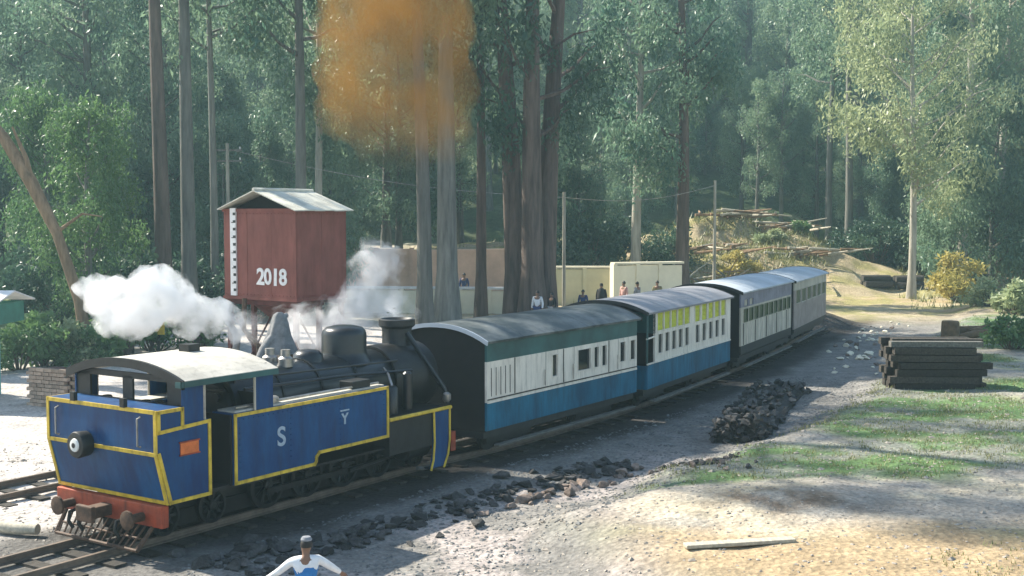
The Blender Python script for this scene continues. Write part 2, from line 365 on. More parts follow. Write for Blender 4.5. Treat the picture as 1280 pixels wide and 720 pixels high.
# ------------------------------------------------------------------ locomotive
loco = empty('steam_locomotive', LO, -TH)
tag(loco, 'blue tank steam locomotive with yellow lining, red buffer beam and pale cab roof', 'locomotive')
LW = 1.34
def face_trim(parent, path3, r=0.026, name='yellow_lining', m='yellow_paint'):
    return MB().tube(path3, r, 6).build(name, m, parent, True)
def strip(parent, pts2, x, w=0.055, d=0.02, name='yellow_lining', m='yellow_paint', closed=False):
    # flat raised strip on a plane x = const following (y,z) points
    mb = MB(); P = [Vector((a, b)) for a, b in pts2]
    if closed: P.append(P[0])
    for a, b in zip(P[:-1], P[1:]):
        dd = (b - a).normalized(); nn = Vector((-dd.y, dd.x)) * w / 2; e = dd * w / 2 * 0.98
        mb.prism([tuple(a - e + nn), tuple(b + e + nn), tuple(b + e - nn), tuple(a - e - nn)], x - 0.005, x + d, 'x')
    return mb.build(name, m, parent)
# bunker: the rear slopes in below the waist
bz, bw, bt = 0.88, 1.68, 2.36
bunk = MB().prism([(0.2, bz), (1.06, bz), (1.06, 2.1), (0.52, 2.1), (0.52, bt), (0.0, bt), (0.0, bw)], -LW, LW, 'x').build('bunker', 'loco_blue', loco, bevel=0.012)
rear = MB()
def rear_line(t0, z0, t1, z1, w=0.06):
    def S(z): return 0.0 if z >= bw else 0.2 * (bw - z) / (bw - bz)
    a, b = Vector((t0, z0)), Vector((t1, z1)); dd = (b - a).normalized(); nn = Vector((-dd.y, dd.x)) * w / 2
    q = [a + nn, b + nn, b - nn, a - nn]
    rear.add([(v.x, S(v.y) - 0.018, v.y) for v in q] + [(v.x, S(v.y) + 0.01, v.y) for v in q], [(0,1,2,3),(7,6,5,4),(0,4,5,1),(1,5,6,2),(2,6,7,3),(3,7,4,0)])
e_ = LW - 0.03
rear_line(-e_, bt - 0.03, e_, bt - 0.03); rear_line(-e_, bw, e_, bw); rear_line(-e_, bz + 0.03, e_, bz + 0.03)
for sgn in (-1, 1): rear_line(sgn * e_, bw, sgn * e_, bt); rear_line(sgn * e_, bz, sgn * e_, bw)
rear.build('yellow_lining', 'yellow_paint', bunk)
for sx in (-1, 1):
    strip(bunk, [(0.03, bw), (0.24, bz + .03), (1.03, bz + .03), (1.03, 2.07), (0.03, 2.02), (0.03, bt - .03), (0.49, bt - .03), (0.49, 2.07)], sx * LW - (0 if sx > 0 else 0.015))
MB().box(LW, LW + 0.02, 0.44, 0.80, 1.62, 1.80).build('number_plate', 'plate_orange', bunk)
rim = MB(); rim.box(LW, LW + 0.03, 0.42, 0.82, 1.60, 1.62).box(LW, LW + 0.03, 0.42, 0.82, 1.80, 1.82).build('plate_rim', 'red_paint', bunk)
hl = MB().lathe([(0.2, -0.02), (0.215, -0.2), (0.2, -0.23), (0.17, -0.235)], 20, -0.32, 1.70, 'y').build('headlight', 'black_iron', loco, True)
MB().lathe([(0.11, -0.236), (0.1, -0.255), (0.05, -0.262)], 16, -0.32, 1.70, 'y').build('headlight_lens', 'lens', hl, True)
MB().lathe([(0.012, -0.262), (0.045, -0.265), (0.04, -0.27)], 10, -0.32, 1.70, 'y').build('bulb', 'black_iron', hl, True)
cg = MB()
for i in range(60):
    x, y = R.uniform(-1.1, 1.1), R.uniform(0.12, 0.9); r = R.uniform(0.06, 0.12)
    cg.lathe([(r*.5, 2.16), (r, 2.2 + r*.4), (r*.6, 2.26 + r*.6)], 5, x, y)
cg.build('coal_load', 'coal', bunk)
# red buffer beam, coupler and rail guard
bb = MB().box(-1.28, 1.30, 0.10, 0.24, 0.52, 0.86).build('buffer_beam', 'red_paint', loco, bevel=0.015)
for tx in (-0.95, 0.95):
    MB().lathe([(0.07, 0.1), (0.07, -0.16), (0.15, -0.17), (0.15, -0.21), (0.1, -0.22)], 14, tx * 0.9, 0.66, 'y').build('buffer', 'rusty_iron', bb, True)
MB().box(-0.12, 0.12, -0.28, 0.12, 0.58, 0.76).box(-0.2, 0.2, -0.34, -0.26, 0.54, 0.8).build('coupler', 'rusty_iron', loco, bevel=0.02)
cow = MB()
for i, tx in enumerate(np.linspace(-1.05, 1.05, 15)):
    cow.tube([(tx, 0.14, 0.53), (tx * 0.9, -0.12, 0.2)], 0.018, 6)
cow.tube([(-1.0, -0.13, 0.19), (1.0, -0.13, 0.19)], 0.03, 6).tube([(-1.0, 0.0, 0.34), (1.0, 0.0, 0.34)], 0.02, 6)
cow.tube([(-1.06, 0.12, 0.52), (-1.0, -0.13, 0.19)], 0.035, 6).tube([(1.06, 0.12, 0.52), (1.0, -0.13, 0.19)], 0.035, 6)
cow.build('rail_guard', 'rusty_iron', loco, True)
for tx in (-0.7, -0.45, 0.45): MB().tube([(tx, 0.1, 0.58), (tx, -0.08, 0.56), (tx + .02, -0.12, 0.42), (tx + .05, -0.06, 0.3)], 0.03, 8).build('brake_hose', 'black_iron', loco, True)
for tx in (-1.0, 1.0): MB().tube([(tx, -.03, 1.78), (tx, -.09, 1.80), (tx, -.09, 2.22), (tx, -.03, 2.24)], .016, 6).build('handrail', 'steel', bunk)
for tx in (-.6, .62): MB().box(tx - .05, tx + .05, -.07, 0, 2.36, 2.5).build('lamp_iron', 'black_iron', bunk)
rv = MB()
for yy in np.linspace(1.66, 5.34, 34): rv.lathe([(.014, LW + .001), (.008, LW + .012)], 5, float(yy), 1.99, 'x')
for zz in np.linspace(1.2, 1.95, 9):
    for yy in (1.68, 2.85, 4.1, 5.32): rv.lathe([(.014, LW + .001), (.008, LW + .012)], 5, yy, float(zz), 'x')
rv.build('rivet_rows', 'loco_blue', loco)['kind'] = 'stuff'
MB().tube([(LW - .12, 1.7, 2.17), (LW - .12, 5.3, 2.17)], .022, 6).build('tank_pipe', 'steel', loco, True)
MB().box(LW - .42, LW - .1, 4.55, 5.05, 2.13, 2.27).build('tool_box', 'black_iron', loco, bevel=.01)
# frame and running gear
MB().box(-0.42, 0.42, 0.24, 7.6, 0.5, 0.9).box(-1.2, 1.2, 0.3, 7.5, 0.86, 0.9).build('frame', 'black_iron', loco)
def wheel(parent, x, y, r, z=0.17, spokes=True):
    s = 1 if x > 0 else -1
    w = MB().lathe([(r*0.8, x - 0.05*s), (r*1.0, x - 0.05*s), (r*1.0, x + 0.04*s), (r*0.82, x + 0.05*s), (r*0.8, x-0.05*s)], 24, y, z + r, 'x').build('wheel', 'black_iron', parent, True)
    sp = MB()
    for k in range(10):
        a = k * math.pi / 5; sp.tube([(x, y, z + r), (x, y + math.cos(a)*r*.85, z + r + math.sin(a)*r*.85)], 0.025, 5)
    sp.lathe([(0.09, x - .05*s), (0.09, x + .07*s), (0.05, x + .09*s)], 12, y, z + r, 'x').build('spokes', 'black_iron', w)
    return w
for sy in (-1, 1):
    for yy in (0.75, 1.75): wheel(loco, 0.56 * sy, yy, 0.3)
    for yy in (3.0, 4.0, 5.0, 6.0): wheel(loco, 0.58 * sy, yy, 0.41)
    wheel(loco, 0.56 * sy, 7.2, 0.28)
for sy in (-1, 1):
    MB().box(sy*0.68 - .03, sy*0.68 + .03, 2.9, 6.1, 0.44, 0.54).tube([(sy*.74, 5.0, .5), (sy*.74, 6.5, .58)], 0.04, 6).build('connecting_rod', 'black_iron', loco)
    MB().lathe([(0.2, 6.3), (0.24, 6.34), (0.24, 7.0), (0.2, 7.04)], 18, sy * 0.9, 0.7, 'y').box(sy*.9 - .2, sy*.9 + .2, 6.38, 6.96, .86, 1.1).build('cylinder', 'black_iron', loco, True)
MB().tube([(1.1, 6.62, 0.3), (1.1, 6.8, 0.26), (1.18, 6.95, 0.28)], 0.04, 7).build('drain_pipe', 'steel', loco, True)
# side tanks
tank_poly = [(1.55, 0.93), (3.42, 0.93), (3.46, 0.97), (3.48, 1.06), (3.54, 1.12), (5.45, 1.12), (5.45, 2.1), (1.55, 2.1)]
for sx in (1, -1):
    a, b = (LW - 0.5, LW) if sx > 0 else (-LW, -LW + 0.5)
    tk = MB().prism(tank_poly, a, b, 'x').build('side_tank', 'loco_blue', loco, bevel=0.008)
    strip(tk, [(1.58, 0.96), (3.42, 0.96), (3.46, 1.0), (3.47, 1.08), (3.54, 1.15), (5.42, 1.15), (5.42, 2.07), (1.58, 2.07)], sx*LW - (0 if sx > 0 else .015), closed=True)
    MB().box(a + .05, b - .05, 1.62, 5.38, 2.1, 2.13).build('sunlit_tank_top', 'roof_cream', tk)  # cream sheet carries the sunlight on the tank top in its colour
    MB().lathe([(0.16, 2.13), (0.16, 2.22), (0.13, 2.24)], 14, (a + b) / 2, 2.6).build('filler_cap', 'steel', tk, True)
    if sx > 0:
        for ch, yy, zz, sz in (('S', 2.62, 1.42, 0.34), ('Y', 4.22, 1.56, 0.2)):
            fc = bpy.data.curves.new('letter', 'FONT'); fc.body = ch; fc.size = sz * 1.35; fc.extrude = 0.004; fc.offset = 0.008; fc.align_x = 'CENTER'
            fo = bpy.data.objects.new('tmp', fc); COL.objects.link(fo); bpy.context.view_layer.update()
            me = bpy.data.meshes.new_from_object(fo.evaluated_get(bpy.context.evaluated_depsgraph_get())); bpy.data.objects.remove(fo)
            me.materials.clear(); me.materials.append(M('letter_grey'))
            lo = link('letter', me, tk); lo.rotation_euler = (math.pi/2, 0, math.pi/2); lo.location = (LW + 0.006, yy, zz)
        MB().box(LW, LW + .008, 4.10, 4.34, 1.79, 1.815).build('letter', 'letter_grey', tk)
        MB().box(LW - .02, LW + .0, 5.5, 7.42, 1.40, 1.46).build('valance_edge', 'black_iron', loco)
# running plate with yellow edge, and front steps
MB().box(-LW, LW, 5.46, 7.42, 1.40, 1.45).build('running_plate', 'black_iron', loco)
face_trim(loco, [(LW, 5.47, 1.44), (LW, 7.42, 1.44)], 0.038)
face_trim(loco, [(-LW, 5.47, 1.44), (-LW, 7.42, 1.44)], 0.038)
for sx in (1, -1):
    q = MB(); st = [(6.84, 1.42), (7.36, 1.42), (7.36, 0.75), (7.30, 0.5), (7.16, 0.28), (6.76, 0.28), (6.84, 0.6)]
    stp = q.prism(st, sx*LW - .04, sx*LW, 'x').build('step_panel', 'loco_blue', loco)
    xx = sx*LW + .012*sx
    face_trim(stp, [(xx, 6.84, 1.42), (xx, 6.86, 0.8), (xx, 6.82, 0.45), (xx, 6.74, 0.25)], 0.024)
    face_trim(stp, [(xx, 7.36, 1.42), (xx, 7.36, 0.8), (xx, 7.30, 0.5), (xx, 7.16, 0.25)], 0.024)
    MB().box(min(sx*LW, sx*(LW-.25)), max(sx*LW, sx*(LW-.25)), 6.8, 7.3, 0.26, 0.29).build('step', 'black_iron', loco)
MB().box(-1.25, 1.25, 7.55, 7.7, 0.5, 0.9).build('buffer_beam', 'red_paint', loco)
MB().box(-LW + .02, LW - .02, 5.5, 7.4, 0.75, 1.39).build('valance', 'black_iron', loco)
MB().box(-.5, .5, .4, 7.4, .24, .5).build('underside_shade_box', 'coach_end', loco)  # dark box added to block light and deepen the shade between the wheels
MB().box(-LW + .03, LW - .03, 1.50, 1.54, .93, 2.08).build('tank_shade_panel', 'coach_end', loco)  # black sheet added so the cab doorway reads as deep shade
MB().box(-LW + .1, LW - .1, 1.07, 1.10, .93, 2.08).build('bunker_shade_panel', 'coach_end', loco)  # matching black sheet, doorway shade painted on the bunker side
# boiler, smokebox, chimney, dome, pipes
boil = MB().lathe([(0.62, 2.3), (0.64, 2.4), (0.64, 6.5), (0.62, 6.55)], 28, 0, 1.98, 'y').build('boiler', 'boiler_black', loco, True)
for yy in (3.4, 4.4, 5.4): MB().lathe([(0.66, yy), (0.66, yy + .06)], 28, 0, 1.98, 'y').build('boiler_band', 'black_iron', boil, True)
sm = MB().lathe([(0.70, 6.5), (0.71, 6.55), (0.71, 7.85), (0.66, 7.9), (0.5, 7.95), (0.1, 7.98)], 28, 0, 1.98, 'y').build('smokebox', 'black_iron', loco, True)
MB().lathe([(0.44, 7.95), (0.42, 8.0), (0.15, 8.04)], 20, 0, 1.98, 'y').build('smokebox_door', 'black_iron', sm, True)
MB().lathe([(0.46, 2.44), (0.37, 2.52), (0.31, 2.62), (0.31, 2.98), (0.38, 3.04), (0.38, 3.16), (0.33, 3.18), (0.26, 3.12)], 22, 0, 7.35).build('chimney', 'black_iron', loco, True)
MB().lathe([(0.55, 2.45), (0.46, 2.56), (0.44, 2.66), (0.44, 2.98), (0.42, 3.06), (0.36, 3.12), (0.2, 3.16), (0.05, 3.17)], 24, 0, 5.72).build('steam_dome', 'boiler_black', loco, True)
MB().lathe([(0.30, 2.5), (0.28, 2.68), (0.2, 2.76), (0.05, 2.78)], 20, 0, 4.7).build('sand_dome', 'boiler_black', loco, True)
MB().lathe([(0.14, 2.55), (0.14, 2.7), (0.09, 2.74), (0.09, 2.86)], 12, -0.2, 3.9).lathe([(0.14, 2.55), (0.14, 2.7), (0.09, 2.74), (0.09, 2.86)], 12, 0.2, 3.9).build('safety_valve', 'steel', loco, True)
pp = MB()
pp.tube([(0.3, 7.3, 2.9), (0.62, 7.5, 2.35), (0.95, 7.72, 1.75), (1.0, 7.75, 1.45)], 0.055, 8).build('steam_pipe', 'boiler_black', loco, True)
MB().tube([(0.7, 2.4, 2.35), (0.72, 5.0, 2.3), (0.75, 6.9, 2.2)], 0.03, 7).tube([(0.60, 2.4, 2.52), (0.62, 6.6, 2.42)], 0.02, 6).build('handrail', 'boiler_black', loco, True)
MB().lathe([(0.14, 1.46), (0.14, 1.95), (0.1, 2.0)], 14, 0.95, 6.0).lathe([(0.1, 1.5), (0.1, 2.2), (0.06, 2.24)], 12, 1.0, 6.45).build('air_pump', 'boiler_black', loco, True)
MB().tube([(0.98, 6.0, 2.0), (0.8, 6.1, 2.2), (0.6, 6.2, 2.3)], 0.03, 6).build('pump_pipe', 'steel', loco, True)
MB().lathe([(0.05, 1.5), (0.09, 1.55), (0.09, 1.66), (0.04, 1.7)], 10, 1.1, 7.6).build('lamp_bracket', 'steel', loco, True)
# cab
cabz = 2.74
def arch(hw, zt, ze, y0, y1, th, n=14, ry0=0, mb=None):
    mb = mb or MB(); top = []; bot = []
    for i in range(n + 1):
        a = -1 + 2 * i / n; x = a * hw; z = ze + (zt - ze) * (1 - abs(a) ** 2.2); top.append((x, z)); bot.append((x * 0.99, z - th))
    poly = top + bot[::-1]
    return mb.prism(poly, y0, y1, 'y')
roof = arch(LW + 0.06, 3.02, 2.76, 0.46, 2.5, 0.05).build('cab_roof', 'roof_cream', loco)
rb = MB()
for i in range(14):
    a0, a1 = -1 + 2*i/14, -1 + 2*(i+1)/14
    z0, z1 = [2.76 + 0.26*(1 - abs(a)**2.2) for a in (a0, a1)]; w_ = LW + .08
    rb.add([(a0*w_, .42, z0 - .13), (a1*w_, .42, z1 - .13), (a1*w_, .42, z1 + .012), (a0*w_, .42, z0 + .012), (a0*w_, .48, z0 - .13), (a1*w_, .48, z1 - .13), (a1*w_, .48, z1 + .012), (a0*w_, .48, z0 + .012)],
           [(0,1,2,3), (4,7,6,5), (0,4,5,1), (3,2,6,7)])
rb.build('roof_edge', 'black_iron', roof)
MB().box(LW - .04, LW + .075, .4, 2.5, 2.66, 2.75).build('gutter', 'coach_teal', roof)
MB().box(-.12, .12, 1.7, 1.95, 2.98, 3.14).build('roof_vent', 'black_iron', roof)
for sx in (1, -1):
    x0, x1 = (LW - .05, LW - .02) if sx > 0 else (-LW + .02, -LW + .05)
    MB().box(x0, x1, .52, .94, 2.0, 2.72).build('cab_side', 'loco_blue', loco)
    MB().box(x0, x1, 2.06, 2.46, 2.1, 2.72).build('cab_side', 'loco_blue', loco)
    for yy in (0.96, 2.04): MB().tube([(sx*(LW-.02), yy, 1.0 if yy < 1 else 2.1), (sx*(LW-.02), yy, 2.7)], 0.022, 6).build('handrail', 'coach_cream' if yy > 1 else 'steel', loco)
# rear cab wall with two window openings
rw = MB().box(-LW + .05, LW - .05, .54, .58, 2.1, 2.36).box(-LW + .05, -.95, .54, .58, 2.36, 2.74).box(-.12, .12, .54, .58, 2.36, 2.74).box(.95, LW - .05, .54, .58, 2.36, 2.74)
rw.box(-1.2, 1.2, .54, .58, 2.70, 2.80)
rw.build('cab_rear_wall', 'black_iron', loco)
fw = MB().box(-LW + .05, LW - .05, 2.40, 2.44, .95, 2.32).box(-LW + .05, -1.02, 2.40, 2.44, 2.32, 2.78).box(-.45, .45, 2.40, 2.44, 2.32, 2.98).box(1.02, LW - .05, 2.40, 2.44, 2.32, 2.78).box(-1.2, 1.2, 2.401, 2.439, 2.66, 2.84)
fw.build('cab_front_wall', 'black_iron', loco)
MB().box(-LW + .06, LW - .06, 1.06, 2.4, .9, .95).build('cab_floor', 'black_iron', loco)
bh = MB().lathe([(.55, 2.2), (.6, 2.25), (.6, 2.4)], 18, 0, 1.9, 'y'); bh.tube([(-.5, 2.15, 2.3), (.5, 2.12, 2.35)], .03, 6).lathe([(.09, 2.1), (.09, 2.16)], 10, .3, 2.2, 'y').build('backhead', 'black_iron', loco, True)

# ------------------------------------------------------------------ carriages
wheel_me = {}
def bogie(parent, y):
    b = MB().box(-.75, .75, y - .75, y + .75, .45, .58).box(-.78, -.7, y - .9, y + .9, .36, .56).box(.7, .78, y - .9, y + .9, .36, .56).build('bogie', 'coach_dark', parent)
    for dx in (-1, 1):
        for dy in (-.55, .55):
            MB().lathe([(.3, dx*.5), (.33, dx*.5), (.33, dx*.58), (.12, dx*.6)], 18, y + dy, .5, 'x').build('wheel', 'coach_dark', b, True)
def side_wall(parent, sx, L, bands, opens, pane_mat='window_glass', proud=0.0, y0=0.0):
    """bands: (name, z0, z1, material); opens: per band a list of (y0, y1, kind)"""
    xo = HW; th = 0.05
    for (nm, z0, z1, m) in bands:
        ops = sorted(o for o in opens if o[2] == nm)
        segs = []; y = y0
        for o in ops: segs.append((y, o[0])); y = o[1]
        segs.append((y, L))
        for a, b in segs:
            if b - a > 0.005: MB().box(sx*xo - (th if sx > 0 else 0), sx*xo + (0 if sx > 0 else th), a, b, z0, z1).build('pillar' if ops else nm, m, parent)
        for o in ops:
            mm = o[3] if len(o) > 3 else pane_mat
            win = MB(); f = .025; xa, xb = (xo - .045, xo + .012) if sx > 0 else (-xo - .012, -xo + .045)
            fm = o[4] if len(o) > 4 else m
            win.box(xa, xb, o[0] - .004, o[0] + f, z0 - .001, z1 + .001).box(xa, xb, o[1] - f, o[1] + .004, z0 - .001, z1 + .001).box(xa, xb, o[0] + f, o[1] - f, z0 - .001, z0 + f).box(xa, xb, o[0] + f, o[1] - f, z1 - f, z1 + .001)
            if mm == 'blind':
                wo = win.build('blind_frame', fm, parent)
                bl = MB(); zz = z0 + f; k = 0
                n_ = 7
                poly = []
                for i in range(n_ + 1): poly.append(((xo - .03 + (0.008 if i % 2 else -0.002)) * sx, z0 + f + (z1 - z0 - 2*f) * i / n_))
                poly2 = [(p[0] - .012 * sx, p[1]) for p in poly][::-1]
                bl.prism(poly + poly2, o[0] + f, o[1] - f, 'y').build('blind', 'blind', wo)
            else:
                wo = win.build('window', fm, parent)
                MB().box(sx*(xo - .036) - .004, sx*(xo - .036) + .004, o[0] + f, o[1] - f, z0 + f, z1 - f).build('pane', mm, wo)
def make_car(c, label, roof_m, end_m, zt, ze, name='railway_carriage', open_end=0.0):
    o, u, n, L = car_frame(c)
    e = empty(name, o, -math.atan2(u.x, u.y)); tag(e, label, 'carriage', 'carriages of the steam train')
    # roof of lapped sheets
    k = 5; rp = []
    for i in range(k):
        a = -0.12 - open_end * 0 + (L + 0.24) * i / k; b = -0.12 + (L + 0.24) * (i + 1) / k
        hw = HW + .09; dz = 0.004 * (i % 2)
        arch(hw, zt + dz, ze + dz, a, b + (.02 if i < k - 1 else 0), 0.05).build('roof_panel', roof_m, e)
    for a in (-.125, L + .085):
        mb = MB()
        arch(HW + .1, zt + .012, ze + .012, a, a + .04, 0.09, mb=mb); mb.build('roof_end_trim', 'roof_pale' if label.startswith('blue and cream') and a < 0 else 'coach_dark', e)
    y0 = open_end
    for yy in (y0, L - .05):
        mb = MB(); top = []
        for i in range(15):
            q = -1 + 2*i/14; top.append((q * (HW - .055), ze - .05 + (zt - ze) * (1 - abs(q) ** 2.2) - .01))
        mb.prism([(-HW + .055, .75)] + top + [(HW - .055, .75)], yy + .003, yy + .047, 'y').build('end_wall', end_m, e)
    MB().box(-HW + .1, HW - .1, 0.02, L - .02, .6, .76).box(-.35, .35, 0, L, .5, .6).build('underframe', 'coach_dark', e)
    MB().box(-HW + .06, HW - .06, y0 + .06, L - .06, .765, .79).build('floor_panel', 'coach_dark', e)
    bogie(e, 1.5); bogie(e, L - 1.5)
    for yy in (-.28, L + .0):
        MB().box(-.1, .1, yy, yy + .28, .55, .7).build('coupler', 'coach_dark', e)
    for sx in (1, -1):
        MB().box(sx*HW - .02, sx*HW + .12 if sx > 0 else sx*HW + .02, .3, L - .3, .42, .46).build('footboard', 'timber_grey', e) if sx > 0 else MB().box(-HW - .12, -HW + .02, .3, L - .3, .42, .46).build('footboard', 'timber_grey', e)
    return e, L
# first carriage: luggage brake
c1, L1 = make_car(CARS[0], 'blue and cream luggage carriage with teal roof behind the locomotive', 'roof_teal_dappled', 'coach_end', 3.0, 2.68)
w1 = [(2.62, 2.88), (3.78, 4.42, ), (4.56, 4.82), (4.95, 5.22), (5.88, 6.2), (6.44, 6.74)]
for sx in (1, -1):
    side_wall(c1, sx, L1, [('upper_band', 2.24, 2.66, 'coach_teal'), ('window_band', 1.62, 2.16, 'coach_white'), ('header_band', 2.16, 2.24, 'coach_white'), ('sill_band', 1.38, 1.62, 'coach_white'), ('lower_panel', .78, 1.38, 'coach_blue')],
              [(a, b, 'window_band') for a, b in w1])
    X = HW if sx > 0 else -HW - .02
    MB().box(X, X + .02, .02, L1 - .02, 1.36, 1.405).build('waist_rail', 'coach_white', c1)
    MB().box(X, X + .015, .02, L1 - .02, 1.425, 1.45).build('dark_strip', 'coach_dark', c1)  # thin dark strip above the waist rail
    for a, b in ((1.06, 2.36), (3.12, 3.62), (5.3, 5.8)):
        xa, xb = (HW + .001, HW + .013) if sx > 0 else (-HW - .013, -HW - .001)
        d = MB().box(xa, xb, a + .03, b - .03, 1.46, 2.235).build('door', 'coach_white', c1)
        for yy in (a, b - .027): MB().box(xa, xb + (-.006 if sx > 0 else 0), yy, yy + .027, 1.46, 2.235).build('door_seam', 'coach_dark', d)
        MB().tube([(X + .05*sx, b - .1, 1.5), (X + .05*sx, b - .1, 1.85)], .012, 6).build('handle', 'steel', d)
    for j in range(5): MB().box(X, X + .012, .16 + j*.18, .17 + j*.18, 1.5, 2.1).build('louvre_slot', 'coach_dark', c1)
# second carriage
c2, L2 = make_car(CARS[1], 'blue and white carriage with a row of yellow blinds above its windows', 'roof_mauve', 'coach_end', 3.08, 2.79, open_end=0.6)
ws = []
for k in range(5):
    a = 0.82 + k * .53; ws.append((a, a + .36))
for k in range(5):
    a = 3.85 + k * .6; ws.append((a, a + .36))
for sx in (1, -1):
    side_wall(c2, sx, L2, [('top_rail', 2.75, 2.79, 'coach_white'), ('blind_band', 2.23, 2.75, 'coach_white'), ('mid_rail', 2.18, 2.23, 'coach_white'), ('window_band', 1.62, 2.18, 'coach_white'), ('sill_band', 1.42, 1.62, 'coach_white'), ('lower_panel', .78, 1.42, 'coach_blue')],
              [(a, b, 'window_band') for a, b in ws] + [(a - .075, b + .075, 'blind_band', 'blind') for a, b in ws], y0=.6)
    X = HW if sx > 0 else -HW - .03
    MB().box(X, X + .03, 0, L2 - .02, 1.42, 1.46).build('waist_rail', 'coach_white', c2)
    MB().box(X - .02, X + .02, 0, .6, .78, 1.40).build('balcony_panel', 'coach_blue', c2)
    MB().tube([(X, .03, 1.4), (X, .03, 2.78)], .03, 6).build('balcony_post', 'coach_teal', c2)
    MB().tube([(X, .0, 2.1), (X, .6, 2.12)], .025, 6).build('balcony_rail', 'coach_white', c2)
MB().box(-HW, HW, -.03, .0, .78, 1.40).build('balcony_panel', 'coach_blue', c2)
MB().box(-HW, HW, .6, .64, 2.2, 2.75).build('balcony_header', 'coach_teal', c2)
# third and fourth carriages
c3, L3 = make_car(CARS[2], 'dull cream carriage with pale roof and dark olive window band', 'roof_pale', 'coach_end', 3.12, 2.86)
ws = [(.35 + k*.7, .35 + k*.7 + .56) for k in range(10)]
for sx in (1, -1):
    side_wall(c3, sx, L3, [('cant_shade_band', 2.62, 2.86, 'coach_mauve'), ('upper_band', 2.36, 2.62, 'coach_mauve'), ('window_band', 1.86, 2.30, 'coach_cream'), ('header_band', 2.30, 2.36, 'coach_cream'), ('lower_panel', 1.12, 1.86, 'coach_cream'), ('sole_bar', .84, 1.12, 'coach_dark')],  # mauve cant band carries the shade under the eaves in its colour
              [(a, b, 'window_band', 'coach_olive', 'coach_olive') for a, b in ws] + [(a, b, 'upper_band', 'coach_cream', 'coach_mauve') for a, b in ws[:2]])
    X = HW if sx > 0 else -HW - .015
    for k in range(14): MB().box(X, X + .015, .3 + k*.52, .34 + k*.52, 1.14, 1.84).build('batten', 'coach_dark' if k % 3 == 0 else 'coach_white', c3)
c4, L4 = make_car(CARS[3], 'tan rear carriage at the tail of the train by the dirt hill', 'roof_pale', 'coach_end', 3.05, 2.8)
ws = [(.4 + k*1.25, .4 + k*1.25 + 1.0) for k in range(6)]
for sx in (1, -1):
    side_wall(c4, sx, L4, [('upper_band', 2.45, 2.8, 'coach_cream'), ('window_band', 1.9, 2.45, 'coach_tan'), ('lower_panel', .95, 1.9, 'coach_tan'), ('sole_bar', .8, .95, 'coach_dark')],
              [(a, b, 'window_band', 'coach_olive', 'coach_cream') for a, b in ws])

# ------------------------------------------------------------------ water tower
def text_mesh(body, size, m, ext=0.01, off=0.0):
    fc = bpy.data.curves.new('t', 'FONT'); fc.body = body; fc.size = size; fc.extrude = ext; fc.offset = off; fc.align_x = 'CENTER'
    fo = bpy.data.objects.new('tmp', fc); COL.objects.link(fo); bpy.context.view_layer.update()
    me = bpy.data.meshes.new_from_object(fo.evaluated_get(bpy.context.evaluated_depsgraph_get())); bpy.data.objects.remove(fo)
    me.materials.clear(); me.materials.append(M(m)); return me
corner = Vector((-5.76, 32.0, 0)); TW, TL = 2.75, 2.0
tc_ = corner - LN * TW / 2 + LU * TL / 2
tw = empty('water_tower', tc_, -TH); tag(tw, 'rusty red steel water tank with gabled sheet roof on tall legs', 'water tower')
hx, hy = TW / 2, TL / 2
for k in range(3):     # riveted plates, near and far long faces
    a, b = -hx + TW * k / 3, -hx + TW * (k + 1) / 3
    for (y0, y1) in ((-hy, -hy + .04), (hy - .04, hy)):
        MB().box(a + .003, b - .003, y0 + (.004 if k == 1 else 0), y1, 3.0, 5.5).build('tank_plate', 'tank_red', tw, bevel=.006)
for k in range(2):
    a, b = -hy + .042 + (TL - .084) * k / 2, -hy + .042 + (TL - .084) * (k + 1) / 2
    for (x0, x1) in ((-hx, -hx + .04), (hx - .04, hx)):
        MB().box(x0, x1, a + .003, b - .003, 3.0, 5.5).build('tank_plate', 'tank_red', tw, bevel=.006)
MB().box(-hx + .05, hx - .05, -hy + .05, hy - .05, 3.02, 5.3).build('tank_core', 'tank_under', tw)
MB().box(-hx - .03, hx + .03, -hy - .03, -hy - .002, 3.0, 3.08).build('flange', 'tank_red', tw)
MB().box(hx + .002, hx + .03, -hy, hy, 3.0, 3.08).build('flange', 'tank_red', tw)
MB().box(-hx - .03, hx + .03, -hy - .03, -hy - .002, 5.42, 5.5).build('flange', 'tank_red', tw)
MB().box(hx + .002, hx + .03, -hy, hy, 5.42, 5.5).build('flange', 'tank_red', tw)
riv = MB()
for z in (3.14, 5.36):
    for x in np.linspace(-hx + .08, hx - .08, 20): riv.lathe([(.018, -hy - .001), (.012, -hy - .014)], 6, float(x), z, 'y')
    for y in np.linspace(-hy + .08, hy - .08, 14): riv.lathe([(.018, hx + .001), (.012, hx + .014)], 6, float(y), z, 'x')
riv.build('rivets', 'tank_red', tw)
